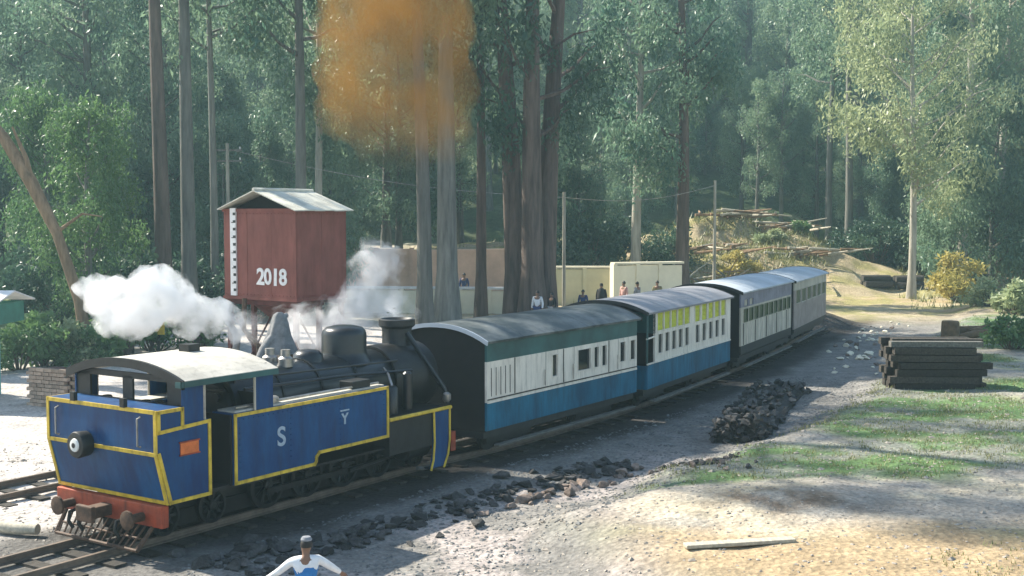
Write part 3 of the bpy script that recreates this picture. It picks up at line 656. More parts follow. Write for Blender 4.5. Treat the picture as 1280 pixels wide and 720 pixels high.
# roof: two sheet slopes with overhang, ridge along local y
ridge, ez = 6.0, 5.52
for sx in (1, -1):
    n = 6; ys_ = np.linspace(-hy - .2, hy + .12, n + 1)
    for k in range(n):
        x0, z0, x1, z1 = 0.0, ridge, sx * (hx + (.16 if sx > 0 else .05)), ez - (.06 if sx > 0 else .02); dz = .008 * (k % 2)
        mb = MB(); w0, w1 = float(ys_[k]), float(ys_[k+1]) + .02
        mb.add([(x0, w0, z0 + dz), (x1, w0, z1 + dz), (x1, w1, z1 + dz), (x0, w1, z0 + dz), (x0, w0, z0 - .03 + dz), (x1, w0, z1 - .03 + dz), (x1, w1, z1 - .03 + dz), (x0, w1, z0 - .03 + dz)],
               [(0,1,2,3),(7,6,5,4),(0,4,5,1),(1,5,6,2),(2,6,7,3),(3,7,4,0)])
        mb.build('roof_sheet', 'sheet_roof', tw)
MB().tube([(0, -hy - .2, ridge + .02), (0, hy + .12, ridge + .02)], .05, 6).build('ridge_cap', 'sheet_roof', tw)
MB().prism([(-hx, 5.5), (hx, 5.5), (0, ridge - .05)], -hy + .35, -hy + .39, 'y').build('shaded_gable_board', 'coach_end', tw)  # near-black colour stands in for the shade of the roof overhang
for lx in (-hx + .12, hx - .12):
    for ly in (-hy + .1, 0, hy - .1):
        MB().box(lx - .06, lx + .06, ly - .06, ly + .06, -.1, 2.86).build('leg', 'tank_under', tw)
for ly in (-hy + .1, 0, hy - .1): MB().box(-hx, hx, ly - .07, ly + .07, 2.86, 2.99).build('beam', 'tank_under', tw)
for lx in (-hx + .12, hx - .12):
    MB().tube([(lx, -hy + .1, .3), (lx, hy - .1, 2.7)], .03, 6).tube([(lx, hy - .1, .3), (lx, -hy + .1, 2.7)], .03, 6).build('cross_brace', 'tank_under', tw)
MB().lathe([(.5, 2.5), (.9, 2.84)], 16).build('outlet_hopper', 'tank_under', tw, True)
MB().tube([(0, 0, 2.5), (0, 0, 1.9), (.4, -.3, 1.7), (1.4, -.4, 1.75)], .09, 10).build('outlet_pipe', 'canvas', tw, True)
MB().tube([(-hx + .45, -hy - .12, 2.9), (-hx + .3, -hy - .25, 2.5), (-hx + .8, -hy - .3, 2.0), (-hx + .5, -hy - .3, 0)], .1, 10).build('down_pipe', 'canvas', tw, True)
MB().tube([(-hx + 1.0, -hy - .2, 3.05), (-hx + 1.0, -hy - .25, 2.2), (-hx + 1.6, -hy - .3, 1.8), (-hx + 1.7, -hy - .3, 0)], .07, 10).build('down_pipe', 'rusty_iron', tw, True)
gb = MB().box(-hx + .3, -hx + .52, -hy - .05, -hy - .004, 3.1, 5.52).build('gauge_board', 'white_paint', tw)
for k in range(11):
    z = 3.22 + k * .21
    MB().box(-hx + .42, -hx + .52, -hy - .056, -hy - .049, z, z + .075).build('gauge_mark', 'black_iron', gb)
    if k % 2: MB().box(-hx + .36, -hx + .42, -hy - .056, -hy - .049, z, z + .02).build('gauge_mark', 'black_iron', gb)
for i, ch in enumerate('2018'):
    lo = link('digit', text_mesh(ch, .62, 'white_paint', .006, .018), tw); lo.rotation_euler = (math.pi/2, (.04, -.05, .03, -.03)[i], 0); lo.location = (-hx + 1.42 + i * (.30, .29, .28, .285)[i], -hy - .010, 3.44 + (.0, .015, -.01, .01)[i]); lo.scale = ((1, .92, 1.1, .95)[i], (1, .96, 1.02, .97)[i], 1)

# ------------------------------------------------------------------ walls, kiosk, bricks
def wall(name, a, b, th, z0, z1, m, label, cat='wall', coping=None, panels=1, group=None):
    a, b = Vector(a), Vector(b); d = (b - a); L = d.length
    e = empty(name, (a.x, a.y, z0), math.atan2(d.y, d.x)); tag(e, label, cat, group)
    for k in range(panels):
        MB().box(L*k/panels + .01, L*(k+1)/panels - .01, 0, th, -.3, z1 - z0 + .03 * math.sin(k * 2.1)).build('wall_panel', m, e, bevel=.02)
        MB().box(L*k/panels - .12, L*k/panels + .12, -.06, th + .06, -.3, z1 - z0 + .08).build('pier', m, e) if panels > 1 else None
    if coping: MB().box(-.08, L + .08, -.08, th + .08, z1 - z0 + .06, z1 - z0 + .18).build('coping', coping, e)
    return e
wall('retaining_wall', at(425, 76), at(648, 76), .5, 0, 3.2, 'wall_pink', 'long pinkish earth coloured retaining wall behind the big tree trunks', panels=5)
wall('parapet_wall', at(430, 66), at(648, 65), .35, 0, 1.25, 'wall_cream', 'low cream parapet wall in front of the pink retaining wall', coping='white_paint', panels=6)
wall('compound_wall', at(694, 71), at(768, 71), .4, 0, 2.15, 'wall_olive', 'plain olive cream wall section beside the thin pale pole', coping='wall_cream', panels=2)
wall('compound_wall', at(769, 69), at(853, 70.5), .4, 0, 2.45, 'wall_cream', 'bright cream wall with people standing in front of it', coping='wall_cream', panels=3)
# kiosk at the left
ko = at(0, 34.5); kx = -14.45
kk = empty('platform_shelter', (kx - 1.6, 34.5, 0)); tag(kk, 'small shelter with pale roof, green fascia and teal posts', 'shelter')
for x in (-1.5, .75):
    for y in (-1.0, 1.0): MB().box(x - .06, x + .06, y - .06, y + .06, -.1, 2.3).build('post', 'teal_paint', kk)
MB().box(-1.7, 1.45, -1.3, -1.26, 2.2, 2.78).build('fascia', 'green_paint', kk); MB().box(1.41, 1.45, -1.26, 1.3, 2.2, 2.78).build('fascia', 'green_paint', kk)
MB().box(-1.7, 1.41, 1.26, 1.3, 2.2, 2.78).build('fascia', 'green_paint', kk)
for k in range(4):
    x0, x1 = -1.85 + k * .9, -1.85 + k * .9 + .88
    MB().add([(x0, -1.45, 2.80), (x1, -1.45, 2.80), (x1, 0, 3.12), (x0, 0, 3.12), (x0, -1.45, 2.84), (x1, -1.45, 2.84), (x1, 0, 3.16), (x0, 0, 3.16)], [(0,3,2,1),(4,5,6,7),(0,1,5,4),(1,2,6,5),(2,3,7,6),(3,0,4,7)]).build('roof_sheet', 'white_paint', kk)
    MB().add([(x0, 1.45, 2.80), (x1, 1.45, 2.80), (x1, 0, 3.12), (x0, 0, 3.12), (x0, 1.45, 2.84), (x1, 1.45, 2.84), (x1, 0, 3.16), (x0, 0, 3.16)], [(0,1,2,3),(4,7,6,5),(0,4,5,1),(1,5,6,2),(2,6,7,3),(3,7,4,0)]).build('roof_sheet', 'white_paint', kk)
for z in (.42,): MB().box(-1.4, .65, -.3, .2, z, z + .05).build('bench_seat', 'timber_grey', kk)
MB().box(-1.5, .75, .95, 1.02, .1, 1.1).build('back_panel', 'teal_paint', kk)
MB().box(-1.3, -1.2, -.2, .1, -.05, .42).box(.45, .55, -.2, .1, -.05, .42).build('bench_leg', 'timber_grey', kk)
# brick bin
bo = empty('brick_bin', (-12.9, 33.0, 0), -0.45); tag(bo, 'low brown brick bin beside the bushes and the shelter', 'brick bin')
bme = MB().box(0, .27, 0, .13, 0, .095).mesh('brick', 'brick')
for r_ in range(10):
    for k in range(5):
        b = link('brick', bme, bo); b.location = (k * .29 + (.1 if r_ % 2 else 0) - .75, R.uniform(-.01, .01), r_ * .11)
    for k in range(3):
        b = link('brick', bme, bo); b.location = (.85 + R.uniform(-.01, .01), .15 + k * .29 + (.1 if r_ % 2 else 0), r_ * .11); b.rotation_euler = (0, 0, math.pi/2)
MB().box(-.72, .7, .14, .95, -.05, 1.0).build('fill', 'tank_under', bo)
# log on the ground at the left
lg = MB().tube([(0, 0, 0), (.5, .02, .01), (1.1, -.02, 0), (1.5, 0, .01)], [.11, .1, .1, .09], 10).build('cut_log', 'timber_pale', None, True)
lg.location = (-9.3, 19.95, ground_z(-9.3, 19.95) + .11); lg.rotation_euler = (0, 0, -.25); tag(lg, 'pale cut log lying on the bright ground behind the locomotive bunker', 'log')
# yellow name board behind the steam
nb_ = empty('station_board', at(180, 46)); tag(nb_, 'blank yellow board on two posts behind the white steam', 'sign')
for x in (-.5, .5): MB().box(x - .05, x + .05, -.04, .04, -.1, 1.5).build('post', 'timber_dark', nb_)
MB().box(-.75, .75, -.07, -.04, .75, 1.45).build('board', 'yellow_paint', nb_)

# ------------------------------------------------------------------ stones, coal, timber
def hull_mesh(name, seed, m, sx=1, sy=1, sz=.7, n=11):
    r = random.Random(seed); bm = bmesh.new()
    for _ in range(n):
        v = Vector((r.gauss(0, 1), r.gauss(0, 1), r.gauss(0, 1))).normalized() * r.uniform(.8, 1)
        bm.verts.new((v.x*sx*.5, v.y*sy*.5, v.z*sz*.5))
    res = bmesh.ops.convex_hull(bm, input=bm.verts)
    for g in res['geom_interior'] + res['geom_unused']:
        if isinstance(g, bmesh.types.BMVert) and g.is_valid: bm.verts.remove(g)
    me = bpy.data.meshes.new(name); bm.to_mesh(me); bm.free(); me.materials.append(M(m)); return me
stone_d = [hull_mesh('stone', i, 'stone_dark', 1, .8, .6) for i in range(6)]
stone_b = [hull_mesh('stone', 20 + i, 'stone_brown', 1, .8, .6) for i in range(6)]
coal_m = [hull_mesh('coal_lump', 40 + i, 'coal', 1, .9, .8, 10) for i in range(6)]
rub = empty('rubble_row', LO + LN * 3 + LU * 4); tag(rub, 'long row of dark broken stones on the gravel beside the locomotive', 'rubble')
for i in range(290):
    s = R.uniform(.3, 10.2); t_ = 2.25 + s * .165 + R.gauss(0, .42)
    P = LO + LU * s + LN * t_; sz = R.choice([.14, .18, .22, .28, .34, .2]) * R.uniform(.8, 1.2)
    red = s > 5.2 and t_ > 2.5 + s * .165
    o = link('stone', R.choice(stone_b if red else stone_d), rub); o.location = P - rub.location + Vector((0, 0, ground_z(P.x, P.y) + sz * .15)); o.scale = (sz * 1.3, sz * 1.2, sz); o.rotation_euler = (R.uniform(-.3, .3), R.uniform(-.3, .3), R.uniform(0, 6.3))
rb2 = empty('rubble_patch', (3.9, 24.3, 0)); tag(rb2, 'small patch of brown and black stones on the sunlit gravel', 'rubble')
for i in range(70):
    x, y = 3.9 + R.gauss(0, .55), 24.2 + R.gauss(0, .5); sz = R.uniform(.1, .3)
    o = link('stone', R.choice(stone_b + stone_d), rb2); o.location = Vector((x, y, ground_z(x, y) + sz * .15)) - rb2.location; o.scale = (sz, sz, sz); o.rotation_euler = (R.uniform(-.3, .3), R.uniform(-.3, .3), R.uniform(0, 6.3))
rb3 = empty('rubble_patch', (15.5, 47, 0)); tag(rb3, 'scattered pale boulders along the bank beside the last two carriages', 'rubble')
stone_p = [hull_mesh('stone', 60 + i, 'wall_cream', 1, .8, .6) for i in range(4)]
for i in range(80):
    v = R.random(); x, y = 11.5 + 6 * v + R.gauss(0, .9), 40 + 19 * v + R.gauss(0, .8); sz = R.uniform(.12, .45)
    if lat(x, y) < 1.9: continue
    o = link('stone', R.choice(stone_p + stone_b[:2]), rb3); o.location = Vector((x, y, ground_z(x, y) + sz * .12)) - rb3.location; o.scale = (sz * 1.2, sz, sz * .8); o.rotation_euler = (R.uniform(-.3, .3), R.uniform(-.3, .3), R.uniform(0, 6.3))
cs = empty('coal_stack', (6.6, 32.2, 0)); tag(cs, 'long low stack of black coal lumps at the edge of the bank', 'coal stack')
A, B, Cc, D = Vector((4.66, 27.9)), Vector((5.75, 27.4)), Vector((9.0, 36.0)), Vector((7.5, 36.8))
def quad(u, v): return (A * (1 - u) + B * u) * (1 - v) + (D * (1 - u) + Cc * u) * v
def pile_h(u, v): return (.62 - .35 * v) * (1 - ss(.8, 1.0, abs(2*u - 1)) * .5)
core = MB(); n_ = 12; vv = []
for j in range(n_ + 1):
    for i in range(4):
        q = quad(.06 + .88 * i / 3, .015 + .97 * j / n_); vv.append((q.x - 6.6, q.y - 32.2, ground_z(q.x, q.y) + pile_h(i/3, j/n_) - .1))
fcs = [(j*4+i, j*4+i+1, (j+1)*4+i+1, (j+1)*4+i) for j in range(n_) for i in range(3)]
nb0 = len(vv)
for j in range(n_ + 1):
    for i in range(4):
        q = quad(.02 + .96 * i / 3, .005 + .99 * j / n_); vv.append((q.x - 6.6, q.y - 32.2, -.1))
for j in range(n_): fcs += [(j*4, (j+1)*4, nb0+(j+1)*4, nb0+j*4), (j*4+3, nb0+j*4+3, nb0+(j+1)*4+3, (j+1)*4+3)]
for i in range(3): fcs += [(i, nb0+i, nb0+i+1, i+1), (n_*4+i, n_*4+i+1, nb0+n_*4+i+1, nb0+n_*4+i)]
core.add(vv, fcs).build('packed_core', 'coal', cs)
for i in range(296):
    if i < 60: u, v, zf = R.random(), R.uniform(-.005, .015), R.random()
    elif i < 100: u, v, zf = R.choice([0, 1.0]) + R.uniform(-.03, .03), R.random(), R.random()
    else: u, v, zf = R.random(), R.random() ** 1.1, 1.0
    q = quad(u, v); sz = R.uniform(.16, .30)
    o = link('coal_lump', R.choice(coal_m), cs); o.location = (q.x - 6.6, q.y - 32.2, ground_z(q.x, q.y) + max(.06, pile_h(u, v) * zf - .04)); o.scale = (sz * 1.2, sz * 1.1, sz); o.rotation_euler = (R.uniform(-.5, .5), R.uniform(-.5, .5), R.uniform(0, 6.3))
beam_me = MB().box(-1.28, 1.28, -.13, .13, 0, .2).mesh('beam', 'timber_dark')
ts = empty('timber_stack', (12.2, 34.6, ground_z(12.2, 34.6)), -.04); tag(ts, 'square stack of dark old timber sleepers on the grassy bank', 'timber stack')
for L_ in range(6):
    for k in range(5):
        o = link('beam', beam_me, ts); o.location = (R.uniform(-.2, .2), -.56 + k * .29 + R.uniform(-.035, .02), -.03 + L_ * .207); o.rotation_euler = (R.uniform(-.03, .03), R.uniform(-.008, .008), R.uniform(-.035, .035)); o.scale = (R.uniform(.86, 1.05), R.uniform(.85, 1.05), R.uniform(.88, 1.0))
for k in range(3):
    o = link('beam', MB().box(-1.3, 1.3, -.13, .13, 0, .16).mesh('beam', 'timber_grey') if k == 0 else beam_me, ts); o.location = (R.uniform(-.2, .1), -.5 + k * .4, 1.21); o.rotation_euler = (0, 0, R.uniform(-.05, .05))
# plank in the foreground
pk = MB().box(-.87, .87, -.09, .09, 0, .055).build('wooden_plank', 'timber_pale', None, bevel=.01)
pk.location = (3.42, 17.75, ground_z(3.42, 17.75) + .04); pk.rotation_euler = (.03, 0, .21); tag(pk, 'single weathered plank lying on the sandy ground below the mound', 'plank')
# logs and stump on the bank
for i, (px, d, rz, ln, lb) in enumerate([(1215, 47.5, .35, 2.2, 'brown log leaning over another log beside the upright stump'), (1238, 48.6, .55, 2.4, 'forked upper log of the pair on the pale bank'), (1228, 50.0, .1, 2.8, 'long dark log lying flat behind the crossed logs')]):
    p = at(px, d); z = ground_z(p.x, p.y)
    o = MB().tube([(-ln/2, 0, 0), (0, .03, .03), (ln/2, 0, .05)], [.17, .16, .13], 10).build('fallen_log', 'timber_brown', None, True)
    o.location = (p.x, p.y, z + .16 + .2 * (i == 1)); o.rotation_euler = (0, -.12 if i < 2 else 0, rz); tag(o, lb, 'log', 'logs on the bank')
p = at(1190, 47.0); st_ = MB().lathe([(.42, -.1), (.36, .2), (.34, .75), (.3, .8), (.1, .78)], 12).build('tree_stump', 'timber_brown', None, True)
st_.location = (p.x, p.y, ground_z(p.x, p.y)); tag(st_, 'upright brown tree stump behind the timber stack', 'stump')
for i, px in enumerate((1098, 1135)):
    p = at(px, 80); o = empty('log_heap', (p.x, p.y, ground_z(p.x, p.y))); tag(o, ['dark heap of logs in front of the big dark bush', 'second dark heap of logs, the one beside the yellow bush'][i], 'log heap', 'dark log heaps')
    for k, (dx, dz) in enumerate([(-.5, .2), (0, .2), (.5, .2), (-.25, .58), (.25, .58), (0.6, .5)]):
        l_ = MB().tube([(-.9, 0, 0), (.9, R.uniform(-.1, .1), R.uniform(-.05, .05))], .22, 9).build('log', 'timber_dark', o, True); l_.location = (R.uniform(-.2, .2), dx, dz)

# ------------------------------------------------------------------ trees
def leaves_mesh(name, clusters, m, lw=.12, ll=.36, droop=.7, seed=1):
    """clusters: (centre, rx, rz, count); each leaf is a small folded diamond"""
    rg = np.random.default_rng(seed); Vs = []; T = []
    for (c, rx, rz, n) in clusters:
        d = rg.normal(size=(n, 3)); d /= np.linalg.norm(d, axis=1)[:, None]; rad = rg.random(n) ** .45
        P = np.array(c) + d * rad[:, None] * np.array([rx, rx, rz])
        ax = rg.normal(size=(n, 3)); ax[:, 2] -= droop * 2.2; ax /= np.linalg.norm(ax, axis=1)[:, None]
        sd = np.cross(ax, rg.normal(size=(n, 3))); sd /= np.linalg.norm(sd, axis=1)[:, None]
        sc = rg.uniform(.55, 1.25, n)[:, None] * rg.uniform(.75, 1.35)
        nn = np.cross(ax, sd)
        V = np.stack([P, P + ax*ll*.45*sc + sd*lw*.5*sc + nn*lw*.12, P + ax*ll*sc, P + ax*ll*.45*sc - sd*lw*.5*sc + nn*lw*.12], 1)
        Vs.append(V.reshape(-1, 3)); ct = rg.random()
        tt = np.clip(ct * .7 + rg.random(n) * .4 - .05, 0, 1); T.append(np.repeat(tt, 4))
    V = np.concatenate(Vs); T = np.concatenate(T); n = len(V) // 4
    me = bpy.data.meshes.new(name); me.vertices.add(len(V)); me.vertices.foreach_set('co', V.ravel().astype(np.float32))
    me.loops.add(n * 4); me.loops.foreach_set('vertex_index', np.arange(n * 4, dtype=np.int32))
    me.polygons.add(n); me.polygons.foreach_set('loop_start', np.arange(0, n * 4, 4, dtype=np.int32)); me.update(calc_edges=True)
    a = me.attributes.new('tint', 'FLOAT', 'POINT'); a.data.foreach_set('value', T.astype(np.float32))
    me.materials.append(M(m)); return me
def gum(seed, H=26, r0=.45, crown0=.35, cw=3.6, bark='bark_grey', leaf='leaf_gum', nl=22, per=105, lean=(0, 0), wob=.35, stems=1, droop=.7, rzc=1.25, rxc=1.05, low=0):
    r = random.Random(seed); mb = MB(); cl = []
    for s_ in range(stems):
        az0 = 6.28 * s_ / stems + .6; off = Vector((math.cos(az0), math.sin(az0), 0)) * (r0 * .9 if stems > 1 else 0)
        ph = r.uniform(0, 6); n = 11; pts = []; rad = []
        rr = r0 * (1 if stems == 1 else .72)
        for i in range(n):
            f = i / (n - 1); z = H * f
            sp = off * (1 + f * 2.2)
            pts.append(Vector((lean[0]*z*f**.3 + wob*math.sin(ph + f*4.2)*f + sp.x, lean[1]*z*f**.3 + wob*math.cos(ph*1.3 + f*3.6)*f + sp.y, z - .3)))
            rad.append(max(.03, rr * (1 - f) ** .8 + .03 + (rr * .45 * math.exp(-f * 40))))
        mb.tube(pts, rad, 12)
        def tp(f):
            a = f * (n - 1); i = min(int(a), n - 2); return pts[i].lerp(pts[i+1], a - i), rad[i] * (1 - (a - i)) + rad[i+1] * (a - i)
        for k in range(nl // stems + (1 if stems > 1 else 0)):
            f = crown0 + (1 - crown0) * (k + r.random()) / (nl // stems + 1); f = min(f, .985)
            p, tr = tp(f); az = r.uniform(0, 6.283)
            prof = math.sin(min(1, (f - crown0) / (1 - crown0) * .8 + .22) * math.pi) ** .6
            L = cw * (.45 + .55 * prof) * r.uniform(.7, 1.2); el = r.uniform(.15, .8)
            d = Vector((math.cos(az) * math.cos(el), math.sin(az) * math.cos(el), math.sin(el)))
            q = [p, p + d*L*.4, p + d*L*.75 + Vector((0, 0, .12*L)), p + d*L + Vector((0, 0, .1*L))]
            lr = min(tr * .6, .13); mb.tube(q, [lr, lr*.7, lr*.45, .012], 5)
            for fr in (.45, .72, .95, 1.1):
                c = p + d * L * fr + Vector((r.gauss(0, .35), r.gauss(0, .35), r.gauss(0, .4) - .2))
                s = r.uniform(.7, 1.25); cl.append((c, rxc * s, rzc * s, int(per * s * s)))
            c = p + d * L * .8 + Vector((r.gauss(0, .6), r.gauss(0, .6), -1.3)); cl.append((c, .6, 1.1, int(per * .45)))
        c, _ = tp(.99); cl.append((c, 1.1, 1.5, per))
    return mb.mesh('trunk', bark, True), leaves_mesh('crown', cl, leaf, droop=droop, seed=seed)
def tree(name, meshes, loc, label, group=None, rz=0, sc=1.0, cat='tree'):
    e = empty(name, loc, rz); e.scale = (sc, sc, sc); tag(e, label, cat, group)
    link('trunk', meshes[0], e); link('crown', meshes[1], e); return e
def tz(p): return Vector((p.x, p.y, ground_z(p.x, p.y)))
GUMS = [gum(100 + i, H=27 + i % 3 * 2, r0=.36 + .05*(i % 3), crown0=[.14, .2, .3, .1, .36][i], cw=[3.6, 3.2, 4.0, 3.4, 4.2][i], nl=[32, 30, 28, 34, 26][i], per=120) for i in range(5)]
LOWG = [gum(120 + i, H=15, r0=.2, crown0=.12, cw=3.0, nl=26, leaf='leaf_gum', per=135) for i in range(2)]
PALE = gum(131, H=25, r0=.26, crown0=.26, cw=5.6, nl=34, per=130, leaf='leaf_pale', bark='bark_pale', rxc=1.3, rzc=1.3)
# trees one can point at
def named(px, d, r_px, label, seed, **k):
    kk_ = dict(H=27, r0=r_px / 2 * d / 1500, crown0=.42, cw=3.4); kk_.update(k)
    nm = kk_.pop('nm', 'gum_tree')
    return tree(nm, gum(seed, **kk_), tz(at(px, d)), label)
named(205, 56, 21, 'tall gum tree with peeling reddish brown bark behind the white steam', 11, bark='bark_brown', crown0=.5, wob=.25, lean=(-.012, 0), H=34)
named(236, 57.5, 19, 'straight grey gum tree right beside the reddish barked trunk', 12, crown0=.5, wob=.12, H=35)
named(268, 61, 10, 'thin grey gum tree between the thick pair of trunks and the red tank', 13, crown0=.5, wob=.2)
named(376, 62, 15, 'grey gum tree rising straight behind the roof of the red tank', 14, crown0=.4, wob=.2, H=33)
named(398, 66, 10, 'slim pale gum tree seen behind the smoke and the tank roof', 15, bark='bark_pale', crown0=.4)
named(530, 52, 19, 'dark curved gum tree standing behind the locomotive chimney', 16, bark='bark_grey', crown0=.5, wob=.55, cw=3.0)
named(559, 58, 27, 'thick straight grey gum tree behind the first carriage roof', 17, crown0=.5, wob=.1, H=29)
named(601, 62, 13, 'slim brown gum tree left of the great forked one', 18, bark='bark_brown', crown0=.42, wob=.15)
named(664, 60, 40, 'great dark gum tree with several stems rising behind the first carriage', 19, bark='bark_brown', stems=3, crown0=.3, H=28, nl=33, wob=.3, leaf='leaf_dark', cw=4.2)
named(795, 76, 13, 'pale slender gum tree above the bright cream wall', 20, bark='bark_pale', crown0=.28, cw=3.4, H=24)
named(852, 75, 17, 'brown barked gum tree at the end of the bright cream wall', 21, bark='bark_brown', crown0=.3)
named(1203, 82, 13, 'pale trunked gum tree with bare lower stem behind the yellow bush', 23, bark='bark_pale', crown0=.42, H=27)
named(1252, 84, 11, 'slim pale gum tree at the edge of the shady grove', 24, bark='bark_pale', crown0=.42, H=28)
named(1060, 92, 10, 'thin dark gum tree rising beside the big dark bush', 25, crown0=.5)
named(1036, 97, 9, 'thin gum tree on top of the dirt hill', 26, crown0=.5)
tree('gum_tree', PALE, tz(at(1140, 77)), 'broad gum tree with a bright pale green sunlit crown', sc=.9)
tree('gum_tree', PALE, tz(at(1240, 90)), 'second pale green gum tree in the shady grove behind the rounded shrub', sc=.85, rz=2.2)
pm2 = gum(132, H=17, r0=.3, crown0=.08, cw=3.6, nl=34, per=120, leaf='leaf_bright')
tree('broadleaf_tree', pm2, tz(at(112, 52)), 'bright green leafy tree behind the leaning bare trunk', sc=.6)
tree('broadleaf_tree', pm2, tz(at(62, 60)), 'taller bright green tree behind the leafy one by the shelter', sc=.68, rz=2)
# leaning dead trunk
lt = empty('leaning_tree', tz(at(108, 47))); tag(lt, 'leaning bare orange brown trunk with a broken top beside the green tree', 'tree')
MB().tube([(0, 0, -.3), (-.35, .1, 2.0), (-1.2, .2, 4.6), (-2.2, .3, 6.6), (-3.3, .4, 8.4), (-3.9, .4, 9.3)], [.26, .22, .2, .26, .22, .08], 10).build('trunk', 'bark_tan', lt, True)
MB().tube([(-2.2, .3, 6.6), (-2.4, .3, 7.6), (-2.9, .3, 8.8)], [.15, .1, .04], 7).build('broken_limb', 'bark_tan', lt, True)
MB().tube([(-1.2, .2, 4.7), (-.2, .2, 5.4), (.6, .1, 5.3)], [.08, .05, .02], 6).build('broken_limb', 'bark_tan', lt, True)
# the crowded forest: individuals copied from a few sources
rf = random.Random(5)
spots = []
def far_enough(x, y, dmin):
    return all((x - a) ** 2 + (y - b) ** 2 > dmin * dmin for a, b in spots)
def scatter(n, ylo, yhi, xlo, xhi, dmin, ok=lambda x, y: True):
    out = []; k = 0
    while len(out) < n and k < 6000:
        k += 1; y = rf.uniform(ylo, yhi); x = rf.uniform(xlo(y), xhi(y))
        if ok(x, y) and far_enough(x, y, dmin): spots.append((x, y)); out.append((x, y))
    return out
FR = lambda y: y * .49 + 8
far = scatter(178, 99, 165, lambda y: -FR(y), FR, 3.0)
mid_l = scatter(27, 70, 96, lambda y: -FR(y), lambda y: -.14 * y, 3.6)
mid_c = scatter(8, 84, 98, lambda y: -.14 * y, lambda y: .13 * y, 4.0)
mid_r = scatter(8, 88, 98, lambda y: .36 * y, FR, 4.0)
def zone(x, y):
    px = 640 + 1500 * x / y
    if px < 250: return 'behind the leaning bare trunk'
    if px < 440: return 'behind the red water tank'
    if px < 660: return 'beyond the pink retaining wall'
    if px < 860: return 'beyond the bright cream wall'
    if px < 1070: return 'on the slope above the dirt hill'
    return 'behind the dark thicket and yellow shrub'
def corridor(x, y):   # trees left out along this line so the sun reaches the dirt hill
    k = (17 - x) / .87; yy = y - .55 * k
    return 0 < k < 34 and 78 < yy < 98
for i, (x, y) in enumerate(far + mid_l + mid_c + mid_r):
    if corridor(x, y) and y < 103: continue
    zn = zone(x, y); dp = 'deep in the hazy forest ' if y > 118 else 'at the forest front '
    tree('gum_tree', GUMS[i % 5] if i % 7 else LOWG[i % 2], (x, y, ground_z(x, y)), 'slender gum tree ' + dp + zn, 'gum trees ' + dp + zn, rf.uniform(0, 6.3), (rf.choice((.5, .6, .7, .8, .95)) if not (-6 < x < 30 and y < 108) else rf.uniform(.42, .55)) * rf.uniform(.92, 1.1))
und = scatter(16, 92, 130, lambda y: -FR(y), FR, 3.2) + scatter(52, 76, 104, lambda y: -FR(y), FR, 2.6, lambda x, y: not (.13 * y < x < .345 * y) and not (x > -12 and y < 79))
for (x, y) in und:
    if corridor(x, y) and y < 101: continue
    zn = zone(x, y)
    tree('young_gum_tree', rf.choice(LOWG), (x, y, ground_z(x, y)), 'young low branching gum tree ' + zn, 'young gum trees ' + zn, rf.uniform(0, 6.3), rf.uniform(.45, .95))
TALL = [gum(140 + i, H=38, r0=.5, crown0=.56, cw=5.0, nl=17, per=55) for i in range(2)]  # gums out of view, added to throw dappled shade on the bank
for k, (x, y) in enumerate(((-19.5, 40.5), (-22.5, 46.5), (-26.5, 53), (-28, 42), (-33, 48.5), (-39, 56))):
    tree('gum_tree', TALL[k % 2], (x, y, ground_z(x, y)), 'very tall unseen gum tree added to dapple the bank', 'unseen gum trees added to dapple the bank', k * 1.4)
# shrubs
def bush(seed, w, h, leaf, n=16, per=150, ll=.26, lw=.1, droop=.1):
    r = random.Random(seed); mb = MB(); cl = []
    for k in range(n):
        a = r.uniform(0, 6.28); q = r.random() ** .6; f = r.random()
        x, y = math.cos(a)*w*.5*q*(1 - .45*f), math.sin(a)*w*.5*q*(1 - .45*f); z = h*(.12 + .75*f)
        cl.append(((x, y, z), w*.17*r.uniform(.8, 1.3), h*.17*r.uniform(.8, 1.3), per)); mb.tube([(x*.2, y*.2, -.1), (x*.6, y*.6, z*.5), (x, y, z)], [.04, .025, .01], 5)
    return mb.mesh('stem', 'bark_brown'), leaves_mesh('foliage', cl, leaf, lw, ll, droop, seed)
def put_bush(ms, px, d, label, sc=(1, 1, 1), rz=0, group=None, name='shrub'):
    p = tz(at(px, d)); e = empty(name, p, rz); e.scale = sc; tag(e, label, 'shrub', group); link('stems', ms[0], e); link('foliage', ms[1], e); return e
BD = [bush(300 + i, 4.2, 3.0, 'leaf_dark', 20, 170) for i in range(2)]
BB = [bush(310 + i, 2.4, 1.6, 'leaf_bright', 14, 130) for i in range(2)]
BY = bush(320, 3.2, 2.6, 'leaf_yellow', 18, 160)
BP = bush(321, 2.4, 1.5, 'leaf_pale', 14, 130)
G1 = 'dark shrubs of the thicket on the right'
for k, (px, d, s) in enumerate([(1065, 92, 1.0), (1095, 90, 1.2), (1125, 90, 1.35), (1155, 93, 1.25), (1085, 96, 1.4), (1140, 98, 1.5)]):
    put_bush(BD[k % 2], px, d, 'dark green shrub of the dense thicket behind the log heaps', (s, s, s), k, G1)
put_bush(BY, 1200, 72, 'yellow green shrub glowing beside the dark thicket', (1.1, 1.1, 1.15))
put_bush(BP, 1240, 66, 'pale green rounded shrub on the bank beside the yellow one', (1.3, 1.3, 1.0))
put_bush(BP, 1272, 60, 'pale green shrub at the far side of the rounded one', (1.2, 1.2, 1.1), 2)
put_bush(BB[0], 1268, 44, 'low bright green shrub beside the fallen logs', (.9, .9, .8), 1)
put_bush(BY, 922, 80, 'yellowish shrub on the dirt hill above the third carriage', (.9, .9, .7), 2)
put_bush(BB[1], 1000, 88, 'small green shrub on the crest of the dirt hill', (.8, .8, .6), 3)
